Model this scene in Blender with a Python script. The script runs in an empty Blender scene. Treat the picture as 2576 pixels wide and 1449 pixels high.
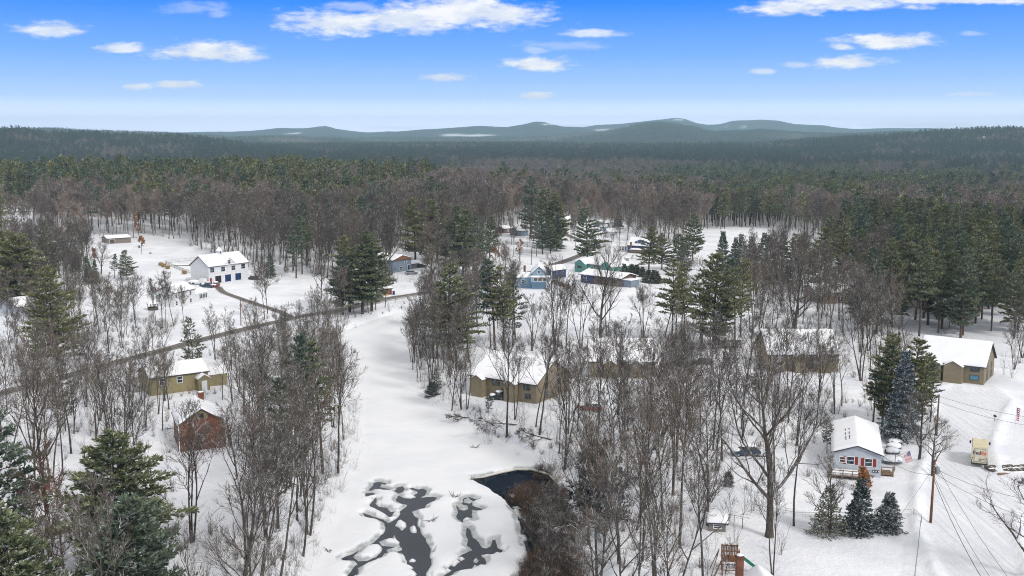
import bpy, math, random
import numpy as np
from mathutils import Vector, Matrix
R = math.radians
sc = bpy.context.scene
random.seed(11)
COL = sc.collection
# ------------------------------------------------------------------ camera, world, sun
CAMZ = 51.0
S = CAMZ / 42.0                                # the terrain profile below was laid out for an eye 42 m up
F = 2700.0                                   # focal length in units of a 2576 px wide frame
PITCH = math.atan((724.5 - 335.0) / F)
cam_d = bpy.data.cameras.new("camera")
cam_d.sensor_width = 36.0
cam_d.lens = 36.0 * F / 2576.0
cam_d.clip_start = 0.5
cam_d.clip_end = 60000
cam = bpy.data.objects.new("camera", cam_d)
COL.objects.link(cam)
cam.location = (0, 0, CAMZ)
cam.rotation_euler = (R(90) - PITCH, 0, 0)
sc.camera = cam
SUN_AZ, SUN_EL = 140.0, 38.0                 # degrees clockwise from north (+y) and above the horizon
sun_d = bpy.data.lights.new("sun", 'SUN')
sun_d.energy = 2.2
sun_d.angle = R(10)
sun_d.color = (1.0, 0.955, 0.90)
sun = bpy.data.objects.new("sun", sun_d)
COL.objects.link(sun)
sd = Vector((math.sin(R(SUN_AZ)) * math.cos(R(SUN_EL)), math.cos(R(SUN_AZ)) * math.cos(R(SUN_EL)), math.sin(R(SUN_EL))))
sun.rotation_euler = sd.to_track_quat('Z', 'Y').to_euler()
sc.view_settings.view_transform = 'Standard'
sc.view_settings.look = 'None'
sc.view_settings.exposure = 0.0
sc.view_settings.gamma = 1.0
sc.cycles.max_bounces = 6
sc.cycles.diffuse_bounces = 3
sc.cycles.glossy_bounces = 2
sc.cycles.transmission_bounces = 2
sc.cycles.transparent_max_bounces = 4
sc.cycles.volume_bounces = 0
sc.cycles.use_adaptive_sampling = True
sc.cycles.adaptive_threshold = 0.01
sc.cycles.filter_width = 1.05
sc.cycles.use_denoising = True
sc.cycles.denoiser = 'OPENIMAGEDENOISE'
sc.cycles.denoising_input_passes = 'RGB_ALBEDO_NORMAL'
sc.cycles.denoising_prefilter = 'NONE'

CP, SP = math.cos(PITCH), math.sin(PITCH)
def proj(x, y, z):                            # world -> frame (2576 x 1449)
    dz = z - CAMZ
    d = y * CP - dz * SP
    return 1288 + F * x / d, 724.5 - F * (y * SP + dz * CP) / d
def sky_ae(u, v):                             # frame -> (x/y, z/y) of a direction
    cx, cy = (u - 1288) / F, (724.5 - v) / F
    yy = CP + cy * SP
    return cx / yy, (cy * CP - SP) / yy

class NT:
    """small node-tree helper"""
    def __init__(s, t): s.t = t; s.n = t.nodes; s.l = t.links
    def new(s, k, **kw):
        n = s.n.new(k)
        for a, b in kw.items():
            if a == 'ins':
                for i, v in b.items():
                    if hasattr(v, 'is_output') or hasattr(v, 'is_linked'): s.l.new(v, n.inputs[i])
                    else: n.inputs[i].default_value = v
            else: setattr(n, a, b)
        return n
    def math(s, op, a, b=None, c=None, clamp=False):
        n = s.n.new('ShaderNodeMath'); n.operation = op; n.use_clamp = clamp
        for i, v in enumerate((a, b, c)):
            if v is None: continue
            if hasattr(v, 'is_linked'): s.l.new(v, n.inputs[i])
            else: n.inputs[i].default_value = v
        return n.outputs[0]
    def ramp(s, fac, stops, interp='LINEAR'):
        n = s.n.new('ShaderNodeValToRGB'); s.l.new(fac, n.inputs[0])
        e = n.color_ramp.elements; n.color_ramp.interpolation = interp
        while len(e) < len(stops): e.new(0.5)
        for i, (p, c) in enumerate(stops):
            e[i].position = p
            e[i].color = (c, c, c, 1) if isinstance(c, (int, float)) else (*c, 1)
        return n.outputs[0]
    def mix(s, f, a, b):
        n = s.n.new('ShaderNodeMix'); n.data_type = 'RGBA'
        for i, v in ((0, f), (6, a), (7, b)):
            if hasattr(v, 'is_linked'): s.l.new(v, n.inputs[i])
            else: n.inputs[i].default_value = v if i == 0 else (*v, 1)
        return n.outputs[2]
    def smooth(s, x, lo, hi, a=0.0, b=1.0):
        n = s.n.new('ShaderNodeMapRange'); n.interpolation_type = 'SMOOTHSTEP'
        s.l.new(x, n.inputs[0])
        for i, v in ((1, lo), (2, hi), (3, a), (4, b)): n.inputs[i].default_value = v
        return n.outputs[0]

def srgb(h):
    h = h.lstrip('#'); c = [int(h[i:i+2], 16) / 255 for i in (0, 2, 4)]
    return tuple(v / 12.92 if v <= .04045 else ((v + .055) / 1.055) ** 2.4 for v in c)

# ---- sky: Nishita light overhead, clear winter blue low down, small flat clouds far away
world = bpy.data.worlds.new("World"); sc.world = world; world.use_nodes = True
w = NT(world.node_tree); w.n.clear()
tc = w.new('ShaderNodeTexCoord')
sep = w.new('ShaderNodeSeparateXYZ', ins={0: tc.outputs['Generated']})
X, Y, Z = sep.outputs
hy = w.math('SQRT', w.math('ADD', w.math('MULTIPLY', X, X), w.math('MULTIPLY', Y, Y)))
el = w.math('DIVIDE', Z, w.math('MAXIMUM', hy, 0.001))          # tan(elevation)
low = w.ramp(w.math('MULTIPLY', el, 2.5, clamp=True), [
    (0.0, (1.70, 1.80, 2.35)), (0.033, (1.42, 1.58, 2.10)), (0.08, (.60, .85, 1.30)), (0.12, (.38, .66, 1.20)),
    (0.175, (.20, .49, 1.12)), (0.30, (.0, .255, 1.08)), (0.6, (.10, .27, .80))])
nish = w.new('ShaderNodeTexSky', sky_type='NISHITA', sun_disc=False, sun_elevation=R(SUN_EL), sun_rotation=R(SUN_AZ), air_density=1.0, dust_density=2.0)
nb = w.new('ShaderNodeVectorMath', operation='SCALE', ins={0: nish.outputs[0]}); nb.inputs['Scale'].default_value = 0.075
# thin high overcast overhead (out of the frame), broken by the blue
pn = w.new('ShaderNodeTexNoise', ins={'Vector': tc.outputs['Generated'], 'Scale': 3.0, 'Detail': 3.0})
veil = w.smooth(pn.outputs[0], 0.35, 0.6, 0.55, 1.0)
over = w.mix(veil, nb.outputs[0], (1.10, 1.07, 1.04))
high = w.smooth(el, 0.15, 0.36)
skyc = w.mix(high, low, over)
# clouds as soft warped lens shapes: (u, v, half-width, half-height, strength)
ysafe = w.math('MAXIMUM', Y, 0.05)
ca = w.math('DIVIDE', X, ysafe); ce = w.math('DIVIDE', Z, ysafe)
cc = w.new('ShaderNodeCombineXYZ', ins={0: ca, 1: w.math('MULTIPLY', ce, 3.0)})
n1 = w.new('ShaderNodeTexNoise' if False else 'ShaderNodeTexNoise', ins={'Vector': cc.outputs[0], 'Scale': 22.0, 'Detail': 6.0, 'Roughness': 0.58})
n2 = w.new('ShaderNodeTexNoise', ins={'Vector': cc.outputs[0], 'Scale': 70.0, 'Detail': 4.0, 'Roughness': 0.6})
nz = w.math('ADD', w.math('MULTIPLY', w.math('SUBTRACT', n1.outputs[0], 0.5), 1.7), w.math('MULTIPLY', w.math('SUBTRACT', n2.outputs[0], 0.5), 1.15))
CL = [(860, 60, 160, 30, 1), (1010, 52, 170, 36, 1.25), (1160, 30, 170, 42, 1.3), (1250, 40, 130, 36, 1.0), (900, 20, 70, 14, .5),
      (140, 74, 95, 20, .9), (300, 122, 66, 12, .85), (520, 134, 130, 23, 1), (600, 145, 70, 13, .8), (345, 218, 34, 9, .8), (450, 213, 62, 11, .9),
      (1110, 195, 65, 12, .85), (1355, 163, 85, 17, 1.05), (1490, 86, 80, 10, .75), (1420, 115, 100, 12, .3), (1355, 241, 45, 9, .8),
      (1980, 22, 100, 22, 1), (2130, 8, 190, 18, 1.2), (2420, 2, 260, 11, 1.0), (1345, 127, 35, 9, .45),
      (2240, 105, 115, 19, 1.15), (2122, 118, 38, 9, .9), (2135, 157, 90, 17, 1.05), (2005, 163, 42, 8, .5), (1910, 180, 34, 8, .65),
      (2437, 86, 36, 7, .4), (2440, 238, 80, 5, .45), (480, 22, 80, 18, .35), (1000, 322, 110, 5, .3), (2330, 315, 190, 8, .4), (530, 265, 60, 5, .2),
      (1450, 318, 140, 5, .35), (545, 35, 30, 10, .3)]
acc = None
for (u, v, hw, hh, st) in CL:
    a0, e0 = sky_ae(u, v)
    da = w.math('DIVIDE', w.math('SUBTRACT', ca, a0), hw * 1.15 / F)
    de = w.math('DIVIDE', w.math('SUBTRACT', ce, e0), hh * 1.25 / F)
    # flat bases: falls off faster below
    de = w.math('MAXIMUM', de, w.math('MULTIPLY', de, -1.25))
    d2 = w.math('SQRT', w.math('ADD', w.math('MULTIPLY', da, da), w.math('MULTIPLY', de, de)))
    m = w.smooth(w.math('ADD', d2, nz), 1.12, 0.30, 0.0, min(st, 1.0) * 0.97)
    acc = m if acc is None else w.math('MAXIMUM', acc, m)
front = w.smooth(Y, 0.2, 0.4)
acc = w.math('MULTIPLY', acc, front)
skyc = w.mix(acc, skyc, w.mix(w.smooth(n1.outputs[0], .35, .6), (1.08, 1.08, 1.10), (.80, .86, 1.0)))
bg = w.new('ShaderNodeBackground', ins={0: skyc, 1: 1.0})
wo = w.new('ShaderNodeOutputWorld'); w.l.new(bg.outputs[0], wo.inputs[0])

# ------------------------------------------------------------------ helpers
def link(o, parent=None):
    COL.objects.link(o)
    if parent is not None: o.parent = parent
    return o
def tag(o, label=None, cat=None, group=None, kind=None):
    if label: o['label'] = label
    if cat: o['category'] = cat
    if group: o['group'] = group
    if kind: o['kind'] = kind
    return o
def empty(name, loc, rz=0.0, label=None, cat=None, group=None, scale=1.0):
    o = bpy.data.objects.new(name, None); link(o)
    o.location = loc; o.rotation_euler = (0, 0, rz); o.scale = (scale,) * 3
    o.empty_display_size = 0.3
    return tag(o, label, cat, group)
class MB:
    """collects geometry for ONE mesh object"""
    def __init__(s): s.v = []; s.f = []; s.m = []; s.mats = []
    def mi(s, mat):
        if mat is None: return 0
        if mat not in s.mats: s.mats.append(mat)
        return s.mats.index(mat)
    def face(s, pts, mat=None):
        b = len(s.v); s.v.extend([tuple(p) for p in pts]); s.f.append(tuple(range(b, b + len(pts)))); s.m.append(s.mi(mat))
    def box(s, x0, y0, z0, x1, y1, z1, mat=None, M=None):
        c = [(x0, y0, z0), (x1, y0, z0), (x1, y1, z0), (x0, y1, z0), (x0, y0, z1), (x1, y0, z1), (x1, y1, z1), (x0, y1, z1)]
        if M is not None: c = [tuple(M @ Vector(p)) for p in c]
        b = len(s.v); s.v.extend(c); k = s.mi(mat)
        for q in ((0, 3, 2, 1), (4, 5, 6, 7), (0, 1, 5, 4), (1, 2, 6, 5), (2, 3, 7, 6), (3, 0, 4, 7)):
            s.f.append(tuple(b + i for i in q)); s.m.append(k)
    def prism(s, poly, y0, y1, mat=None, axis='y'):
        """poly = (x, z) points swept along y (or (y, z) swept along x)"""
        n = len(poly); b = len(s.v); k = s.mi(mat)
        for yy in (y0, y1):
            for (a, c) in poly: s.v.append((a, yy, c) if axis == 'y' else ((yy, a, c) if axis == 'x' else (a, c, yy)))
        s.f.append(tuple(b + i for i in range(n))); s.m.append(k)
        s.f.append(tuple(b + n + i for i in reversed(range(n)))); s.m.append(k)
        for i in range(n):
            j = (i + 1) % n
            s.f.append((b + j, b + i, b + n + i, b + n + j)); s.m.append(k)
    def tube(s, pts, rads, n=6, mat=None, cap=True):
        """tube through 3-D points"""
        k = s.mi(mat); b0 = len(s.v); P = [Vector(p) for p in pts]
        if isinstance(rads, (int, float)): rads = [rads] * len(P)
        prev = None
        for i, p in enumerate(P):
            d = (P[min(i + 1, len(P) - 1)] - P[max(i - 1, 0)])
            if d.length < 1e-9: d = Vector((0, 0, 1))
            d.normalize()
            a = prev if prev is not None else (Vector((0, 0, 1)) if abs(d.z) < .9 else Vector((1, 0, 0)))
            u = a - d * a.dot(d)
            if u.length < 1e-6: u = d.orthogonal()
            u.normalize(); prev = u; vv = d.cross(u)
            for j in range(n):
                t = 2 * math.pi * j / n
                s.v.append(tuple(p + (u * math.cos(t) + vv * math.sin(t)) * rads[i]))
        for i in range(len(P) - 1):
            for j in range(n):
                j2 = (j + 1) % n; a = b0 + i * n; c = a + n
                s.f.append((a + j, a + j2, c + j2, c + j)); s.m.append(k)
        if cap:
            s.f.append(tuple(b0 + j for j in reversed(range(n)))); s.m.append(k)
            e = b0 + (len(P) - 1) * n
            s.f.append(tuple(e + j for j in range(n))); s.m.append(k)
    def lathe(s, prof, n=16, mat=None, c=(0, 0, 0)):
        k = s.mi(mat); b = len(s.v)
        for (r, z) in prof:
            for j in range(n):
                t = 2 * math.pi * j / n
                s.v.append((c[0] + r * math.cos(t), c[1] + r * math.sin(t), c[2] + z))
        for i in range(len(prof) - 1):
            for j in range(n):
                j2 = (j + 1) % n; a = b + i * n; d = a + n
                s.f.append((a + j, a + j2, d + j2, d + j)); s.m.append(k)
        s.f.append(tuple(b + j for j in reversed(range(n)))); s.m.append(k)
        e = b + (len(prof) - 1) * n
        s.f.append(tuple(e + j for j in range(n))); s.m.append(k)
    def mound(s, cx, cy, z0, rx, ry, h, mat=None, n=14, rings=4, seed=0, wob=.12, under=.1):
        rr = random.Random(seed); k = s.mi(mat); b = len(s.v)
        w0 = [1 + rr.uniform(-wob, wob) for _ in range(n)]
        s.v.append((cx, cy, z0 + h))
        for i in range(1, rings + 1):
            a = i / rings * (math.pi / 2)
            for j in range(n):
                t = 2 * math.pi * j / n; q = math.sin(a) * w0[j]
                s.v.append((cx + rx * q * math.cos(t), cy + ry * q * math.sin(t), z0 + h * math.cos(a) ** .8 if i < rings else z0 - under))
        for j in range(n):
            s.f.append((b, b + 1 + j, b + 1 + (j + 1) % n)); s.m.append(k)
        for i in range(rings - 1):
            for j in range(n):
                a = b + 1 + i * n; c = a + n; j2 = (j + 1) % n
                s.f.append((a + j, c + j, c + j2, a + j2)); s.m.append(k)
    def mesh(s, name, mat=None, smooth=False):
        me = bpy.data.meshes.new(name); me.from_pydata(s.v, [], s.f)
        mats = s.mats or ([mat] if mat else [])
        if s.mats and mat and None: pass
        for x in mats: me.materials.append(x)
        if s.mats: me.polygons.foreach_set('material_index', s.m)
        if smooth: me.polygons.foreach_set('use_smooth', [True] * len(s.f))
        me.update(); return me
    def build(s, name, mat=None, parent=None, smooth=False, loc=None, label=None):
        o = bpy.data.objects.new(name, s.mesh(name, mat, smooth)); link(o, parent)
        if loc is not None: o.location = loc
        if label: o['label'] = label
        return o
def np_mesh(name, verts, faces, mat, smooth=True):
    me = bpy.data.meshes.new(name)
    nv, nf = len(verts), len(faces); k = faces.shape[1]
    me.vertices.add(nv); me.vertices.foreach_set('co', verts.astype(np.float32).ravel())
    me.loops.add(nf * k); me.loops.foreach_set('vertex_index', faces.astype(np.int32).ravel())
    me.polygons.add(nf); me.polygons.foreach_set('loop_start', np.arange(0, nf * k, k, dtype=np.int32))
    me.polygons.foreach_set('use_smooth', np.full(nf, smooth))
    me.materials.append(mat); me.update(calc_edges=True); me.validate()
    return me
def grid_faces(nr, nc):
    i = np.arange(nr - 1)[:, None] * nc + np.arange(nc - 1)[None, :]
    return np.stack([i, i + 1, i + nc + 1, i + nc], -1).reshape(-1, 4)
def vnoise(x, y, s, seed=0):
    """value noise, numpy"""
    x = np.asarray(x, float) / s; y = np.asarray(y, float) / s
    xi = np.floor(x).astype(np.int64); yi = np.floor(y).astype(np.int64); fx = x - xi; fy = y - yi
    fx = fx * fx * (3 - 2 * fx); fy = fy * fy * (3 - 2 * fy)
    def h(a, b):
        n = (a * 374761393 + b * 668265263 + seed * 974711) & 0xffffffff
        n = ((n ^ (n >> 13)) * 1274126177) & 0xffffffff
        return ((n ^ (n >> 16)) & 0xffff) / 65535.0
    return (h(xi, yi) * (1 - fx) + h(xi + 1, yi) * fx) * (1 - fy) + (h(xi, yi + 1) * (1 - fx) + h(xi + 1, yi + 1) * fx) * fy
def fbm(x, y, s, seed=0, o=3):
    t = 0; a = 1; q = 0
    for i in range(o):
        t = t + a * vnoise(x, y, s / 2 ** i, seed + i * 17); q += a; a *= .5
    return t / q
def inpoly(px, py, poly):
    px = np.asarray(px, float); py = np.asarray(py, float); r = np.zeros(px.shape, bool); n = len(poly)
    for i in range(n):
        x0, y0 = poly[i]; x1, y1 = poly[(i + 1) % n]
        c = ((y0 > py) != (y1 > py)) & (px < (x1 - x0) * (py - y0) / ((y1 - y0) if y1 != y0 else 1e-9) + x0)
        r ^= c
    return r
def sdist(px, py, poly, closed=True):
    """distance to a polyline; negative inside when closed"""
    px = np.asarray(px, float); py = np.asarray(py, float); d = np.full(px.shape, 1e9); n = len(poly)
    for i in range(n if closed else n - 1):
        x0, y0 = poly[i]; x1, y1 = poly[(i + 1) % n]
        dx, dy = x1 - x0, y1 - y0; L = dx * dx + dy * dy + 1e-12
        t = np.clip(((px - x0) * dx + (py - y0) * dy) / L, 0, 1)
        d = np.minimum(d, np.hypot(px - x0 - t * dx, py - y0 - t * dy))
    if closed: d = np.where(inpoly(px, py, poly), -d, d)
    return d
def sstep(x, a, b):
    t = np.clip((np.asarray(x, float) - a) / (b - a), 0, 1); return t * t * (3 - 2 * t)

# ------------------------------------------------------------------ terrain
def flat(u, v, z=0.0):
    """frame point -> world x, y on the level z"""
    a, e = sky_ae(u, v); y = (z - CAMZ) / e
    return (a * y, y)
RIDGES = [  # distance, half-depth, tree height, skyline (u, v)
 (9000, 1500, 0, [(-900, 334), (380, 336), (440, 333), (530, 331.5), (587, 331), (647, 327.5), (704, 321.5), (769, 323.5), (800, 319.5), (821, 318), (847, 325), (925, 333.5), (960, 332), (978, 330.6), (1056, 334), (2100, 336), (3500, 336)]),
 (8000, 1100, 0, [(-900, 345), (940, 341), (978, 332), (1056, 326), (1134, 321.5), (1207, 317), (1258, 319.7), (1276, 320.5), (1320, 313), (1346, 306), (1367, 306.7), (1414, 318), (1463, 321), (1520, 335), (1700, 345), (3500, 345)]),
 (9600, 1300, 0, [(-900, 345), (1380, 340), (1463, 321), (1497, 316), (1567, 312), (1646, 303), (1698, 298), (1720, 300), (1752, 310.5), (1778, 314.5), (1810, 313), (1841, 305), (1887, 304), (1913, 302.8), (1958, 305), (1998, 313.6), (2072, 316), (2100, 320.7), (2151, 325), (2271, 323.5), (2384, 324.4), (2600, 328), (3500, 330)]),
 (5000, 900, 12, [(-900, 350), (1250, 352), (1372, 345.7), (1476, 336.6), (1554, 328.8), (1607, 315), (1646, 309), (1685, 313), (1750, 323.6), (1789, 332.7), (1887, 331), (1916, 328), (2015, 335), (2129, 337.7), (2271, 333), (2400, 336), (3500, 345)]),
 (2800, 480, 15, [(-900, 365), (1900, 362), (2129, 345), (2271, 336), (2327, 330), (2427, 325), (2498, 321.5), (2576, 323.5), (2800, 322), (3500, 330)]),
 (2400, 430, 15, [(-900, 326), (0, 327.5), (39, 324), (73, 326), (104, 332.7), (182, 332.7), (260, 335), (390, 339), (443, 338), (495, 343), (573, 352), (630, 362), (800, 375), (3500, 380)]),
 (4300, 700, 15, [(-900, 326), (73, 323.6), (146, 324), (161, 327.5), (234, 330), (338, 332), (403, 334.5), (460, 338), (587, 343), (686, 341), (782, 345), (847, 349.6), (912, 356), (1300, 362), (3500, 365)]),
]
def clampy(y): return np.maximum(y, 1.0)
def terr(x, y):
    x = np.asarray(x, float) / S; y = np.asarray(y, float) / S; r = np.hypot(x, y)
    z = -20 * sstep(r, 520, 1250) + 12 * sstep(r, 1700, 3000) + 14 * sstep(r, 4000, 7000)
    z = z + 6 * sstep(r, 330, 600) * (1 - sstep(r, 640, 950)) * sstep(-x, -60, 90)
    z = z - 4 * sstep(r, 400, 600) * sstep(x, -60, 150) * (1 - sstep(r, 700, 1100))
    z = z + (fbm(x, y, 90, 3) - .5) * 3.0 * sstep(r, 260, 420) + (fbm(x, y, 24, 5) - .5) * .7
    z = z + (fbm(x, y, 700, 31) - .5) * 16 * sstep(r, 1300, 2600)
    u = 1288 + F * 1.0103 * x / np.maximum(y, 50.0)
    for (D, SG, th, sk) in RIDGES:
        us = [p[0] for p in sk]; vs = [p[1] for p in sk]
        top = 42.0 + (335 - np.interp(u, us, vs)) / F * D - th
        wgt = np.exp(-((r - D) / SG) ** 2)
        base = -14 + 14 * sstep(r, 4000, 7000)
        zr = base + (top - base) * wgt
        zr = zr + (fbm(x, y, 260, 41) - .5) * 9 * wgt
        z = np.where((y > 50) & (wgt > .02), np.maximum(z, zr), z)
    return z * S
# ---- river bank lines (frame coordinates on the ice)
ICE = -2.3
RIV_D = [(1040, 793), (985, 806), (925, 828), (868, 850), (872, 880), (895, 920), (905, 960), (908, 1010), (905, 1060), (905, 1120), (890, 1190), (862, 1260), (815, 1340), (785, 1449), (740, 1600), (700, 1720),
         (1420, 1720), (1440, 1600), (1452, 1449), (1450, 1360), (1440, 1290), (1410, 1230), (1372, 1192), (1330, 1165), (1290, 1150), (1240, 1128), (1190, 1105), (1150, 1075), (1120, 1040), (1085, 1015), (1048, 975), (1030, 930), (1022, 890), (1030, 850), (1048, 815)]
RIV = [flat(u, v, ICE) for u, v in RIV_D]
PIT = [flat(u, v, ICE) for u, v in [(1186, 1203), (1215, 1199), (1260, 1189), (1300, 1182), (1345, 1183), (1380, 1194), (1405, 1222), (1430, 1270), (1450, 1350), (1456, 1460), (1456, 1640), (1325, 1640), (1330, 1449), (1345, 1390), (1325, 1330), (1305, 1285), (1270, 1250), (1235, 1228), (1205, 1215)]]
def bankd(x, y): return sdist(x, y, RIV)
def level(x, y):
    """surface level of the snow-covered ice: falls away below the old dam"""
    x = np.asarray(x, float); y = np.asarray(y, float)
    u, v = proj(x, y, ICE)
    pit = 1 - sstep(sdist(x, y, PIT), -.9, .3)
    return ICE - 2.0 * pit - .8 * sstep(v, 1215, 1400) * (1 - pit)
def ground(x, y):
    x = np.asarray(x, float); y = np.asarray(y, float)
    z = terr(x, y)
    near = (y > 60) & (y < 400) & (np.abs(x) < 110)
    if np.any(near):
        d = np.where(near, 0.0, 99.0)
        d[near] = bankd(x[near], y[near]) if d.ndim else d
        k = 1 - sstep(d, -.5, 5.2)
        lv = np.where(near, level(x, y), 0) - 1.6
        z = z * (1 - k) + lv * k
    return z
def gz(x, y): return float(ground(np.array([x]), np.array([y]))[0])
def P(u, v, dz=0.0):
    """frame point -> world point on the ground"""
    a, e = sky_ae(u, v); z = 0.0
    for _ in range(8):
        y = (z - CAMZ) / e; x = a * y; z = gz(x, y)
    return Vector((x, y, z + dz))
# coordinate converters of the study crops -> frame coordinates
def ZB(x, y): return (335.4 + x / 5.76, 587 + y / 5.76)
def ZV(x, y): return (1241 + x / 5.76, 536.7 + y / 5.76)
def ZC(x, y): return (1157 + x / 5.76, 821.8 + y / 5.76)
def ZL(x, y): return (x / 3.84, 469.6 + y / 3.84)
def ZM(x, y): return (654 + x / 3.84, 520 + y / 3.84)
def ZR(x, y): return (1845 + x / 3.523, 587 + y / 3.523)
def BL(x, y): return (x / 2.0, 724.5 + y / 2.0)
def BC(x, y): return (754.7 + x / 2.0, 724.5 + y / 2.0)
def B3(x, y): return (1509.4 + x / 2.374, 838.6 + y / 2.374)
def B4(x, y): return (2012.6 + x / 2.374, 838.6 + y / 2.374)
# ------------------------------------------------------------------ materials
def newmat(name):
    m = bpy.data.materials.new(name); m.use_nodes = True
    t = NT(m.node_tree); t.n.clear()
    out = t.new('ShaderNodeOutputMaterial'); b = t.new('ShaderNodeBsdfPrincipled')
    t.l.new(b.outputs[0], out.inputs[0])
    return m, t, b
def plain(name, col, rough=.7, var=.12, scale=3.0, spec=.3, metal=0.0, bump=0.0):
    m, t, b = newmat(name)
    co = t.new('ShaderNodeTexCoord').outputs['Object']
    n = t.new('ShaderNodeTexNoise', ins={'Vector': co, 'Scale': scale, 'Detail': 4.0})
    lo = tuple(c * (1 - var) for c in col); hi = tuple(min(1, c * (1 + var)) for c in col)
    c = t.mix(t.smooth(n.outputs[0], .3, .7), lo, hi)
    t.l.new(c, b.inputs['Base Color']); b.inputs['Roughness'].default_value = rough
    b.inputs['Specular IOR Level'].default_value = spec; b.inputs['Metallic'].default_value = metal
    if bump:
        bn = t.new('ShaderNodeBump', ins={'Height': n.outputs[0], 'Strength': bump, 'Distance': .05}); t.l.new(bn.outputs[0], b.inputs['Normal'])
    return m
def siding(name, col, pitch=.14, axis='Z', var=.08, depth=.012):
    """horizontal clapboards (axis Z) or vertical boards (axis X)"""
    m, t, b = newmat(name)
    co = t.new('ShaderNodeTexCoord').outputs['Object']
    s = t.new('ShaderNodeSeparateXYZ', ins={0: co})
    src = s.outputs[2] if axis == 'Z' else t.math('ADD', s.outputs[0], s.outputs[1])
    fr = t.math('FRACT', t.math('DIVIDE', src, pitch))
    n = t.new('ShaderNodeTexNoise', ins={'Vector': co, 'Scale': 1.3, 'Detail': 5.0})
    lo = tuple(c * (1 - var * 2) for c in col)
    c = t.mix(t.smooth(n.outputs[0], .3, .7), lo, col)
    line = t.smooth(fr, 0.0, .12, .72, 1.0)
    c2 = t.mix(line, tuple(x * .6 for x in col), c) if False else None
    mm = t.new('ShaderNodeMix', data_type='RGBA', blend_type='MULTIPLY'); mm.inputs[0].default_value = 1.0
    t.l.new(c, mm.inputs[6]); cr = t.new('ShaderNodeCombineColor', ins={0: line, 1: line, 2: line}); t.l.new(cr.outputs[0], mm.inputs[7])
    t.l.new(mm.outputs[2], b.inputs['Base Color']); b.inputs['Roughness'].default_value = .65
    bn = t.new('ShaderNodeBump', ins={'Height': fr, 'Strength': .6, 'Distance': depth}); t.l.new(bn.outputs[0], b.inputs['Normal'])
    return m
def snow_mat(name, dirt=0.0, bump=.25, tint=(.80, .82, .855)):
    m, t, b = newmat(name)
    co = t.new('ShaderNodeTexCoord').outputs['Object']
    n = t.new('ShaderNodeTexNoise', ins={'Vector': co, 'Scale': .35, 'Detail': 6.0, 'Roughness': .6})
    n2 = t.new('ShaderNodeTexNoise', ins={'Vector': co, 'Scale': 4.0, 'Detail': 4.0})
    c = t.mix(t.smooth(n.outputs[0], .35, .65), tuple(x * .955 for x in tint), tint)
    t.l.new(c, b.inputs['Base Color']); b.inputs['Roughness'].default_value = .75; b.inputs['Specular IOR Level'].default_value = .2
    h = t.math('ADD', n.outputs[0], t.math('MULTIPLY', n2.outputs[0], .15))
    bn = t.new('ShaderNodeBump', ins={'Height': h, 'Strength': bump, 'Distance': .4}); t.l.new(bn.outputs[0], b.inputs['Normal'])
    return m
M = {}
M['snow'] = snow_mat('snow')
M['roof_snow'] = snow_mat('roof_snow', bump=.12, tint=(.84, .855, .885))
# ground: snow, with litter specks under the woods, road grit, far woodland floor (litter, with the shade on its snow painted dark)
m, t, b = newmat('ground_snow'); M['ground'] = m
co = t.new('ShaderNodeTexCoord').outputs['Object']
at = lambda nm: t.new('ShaderNodeAttribute', attribute_name=nm).outputs['Fac']
n = t.new('ShaderNodeTexNoise', ins={'Vector': co, 'Scale': .09, 'Detail': 8.0, 'Roughness': .62})
n2 = t.new('ShaderNodeTexNoise', ins={'Vector': co, 'Scale': 2.2, 'Detail': 5.0, 'Roughness': .7})
n3 = t.new('ShaderNodeTexNoise', ins={'Vector': co, 'Scale': .75, 'Detail': 5.0, 'Roughness': .65})
snowc = t.mix(t.smooth(n.outputs[0], .35, .65), (.69, .712, .765), (.82, .835, .865))  # snow tone variation; its bluish dark end paints the shade of drifts
lit = t.math('MULTIPLY', t.smooth(t.math('ADD', t.math('MULTIPLY', n2.outputs[0], .6), t.math('MULTIPLY', n3.outputs[0], .4)), .55, .70), at('litter'))
c = t.mix(lit, snowc, (.20, .16, .125))
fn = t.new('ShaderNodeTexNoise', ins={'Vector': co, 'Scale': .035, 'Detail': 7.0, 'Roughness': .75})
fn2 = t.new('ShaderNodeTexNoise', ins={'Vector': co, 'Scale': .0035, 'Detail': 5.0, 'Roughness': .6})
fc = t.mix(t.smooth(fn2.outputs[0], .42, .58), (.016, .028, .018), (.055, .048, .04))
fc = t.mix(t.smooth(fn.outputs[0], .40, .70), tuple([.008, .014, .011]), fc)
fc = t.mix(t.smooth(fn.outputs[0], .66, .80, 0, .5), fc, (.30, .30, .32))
mpr = t.new('ShaderNodeMapping', ins={0: co}); mpr.inputs[3].default_value = (1.6, .035, 1); mpr.inputs[2].default_value = (0, 0, R(-14))
rut = t.new('ShaderNodeTexNoise', ins={'Vector': mpr.outputs[0], 'Scale': 1.0, 'Detail': 4.0})
c = t.mix(t.math('MULTIPLY', at('street'), t.smooth(rut.outputs[0], .35, .6, .25, .85)), c, (.66, .675, .715))
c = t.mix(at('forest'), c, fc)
t.l.new(c, b.inputs['Base Color']); b.inputs['Roughness'].default_value = .85; b.inputs['Specular IOR Level'].default_value = .15
bn = t.new('ShaderNodeBump', ins={'Height': t.math('ADD', t.math('ADD', n3.outputs[0], t.math('MULTIPLY', n2.outputs[0], .35)), t.math('MULTIPLY', t.math('MULTIPLY', rut.outputs[0], at('street')), 1.2)), 'Strength': .5, 'Distance': .5}); t.l.new(bn.outputs[0], b.inputs['Normal'])

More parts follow.
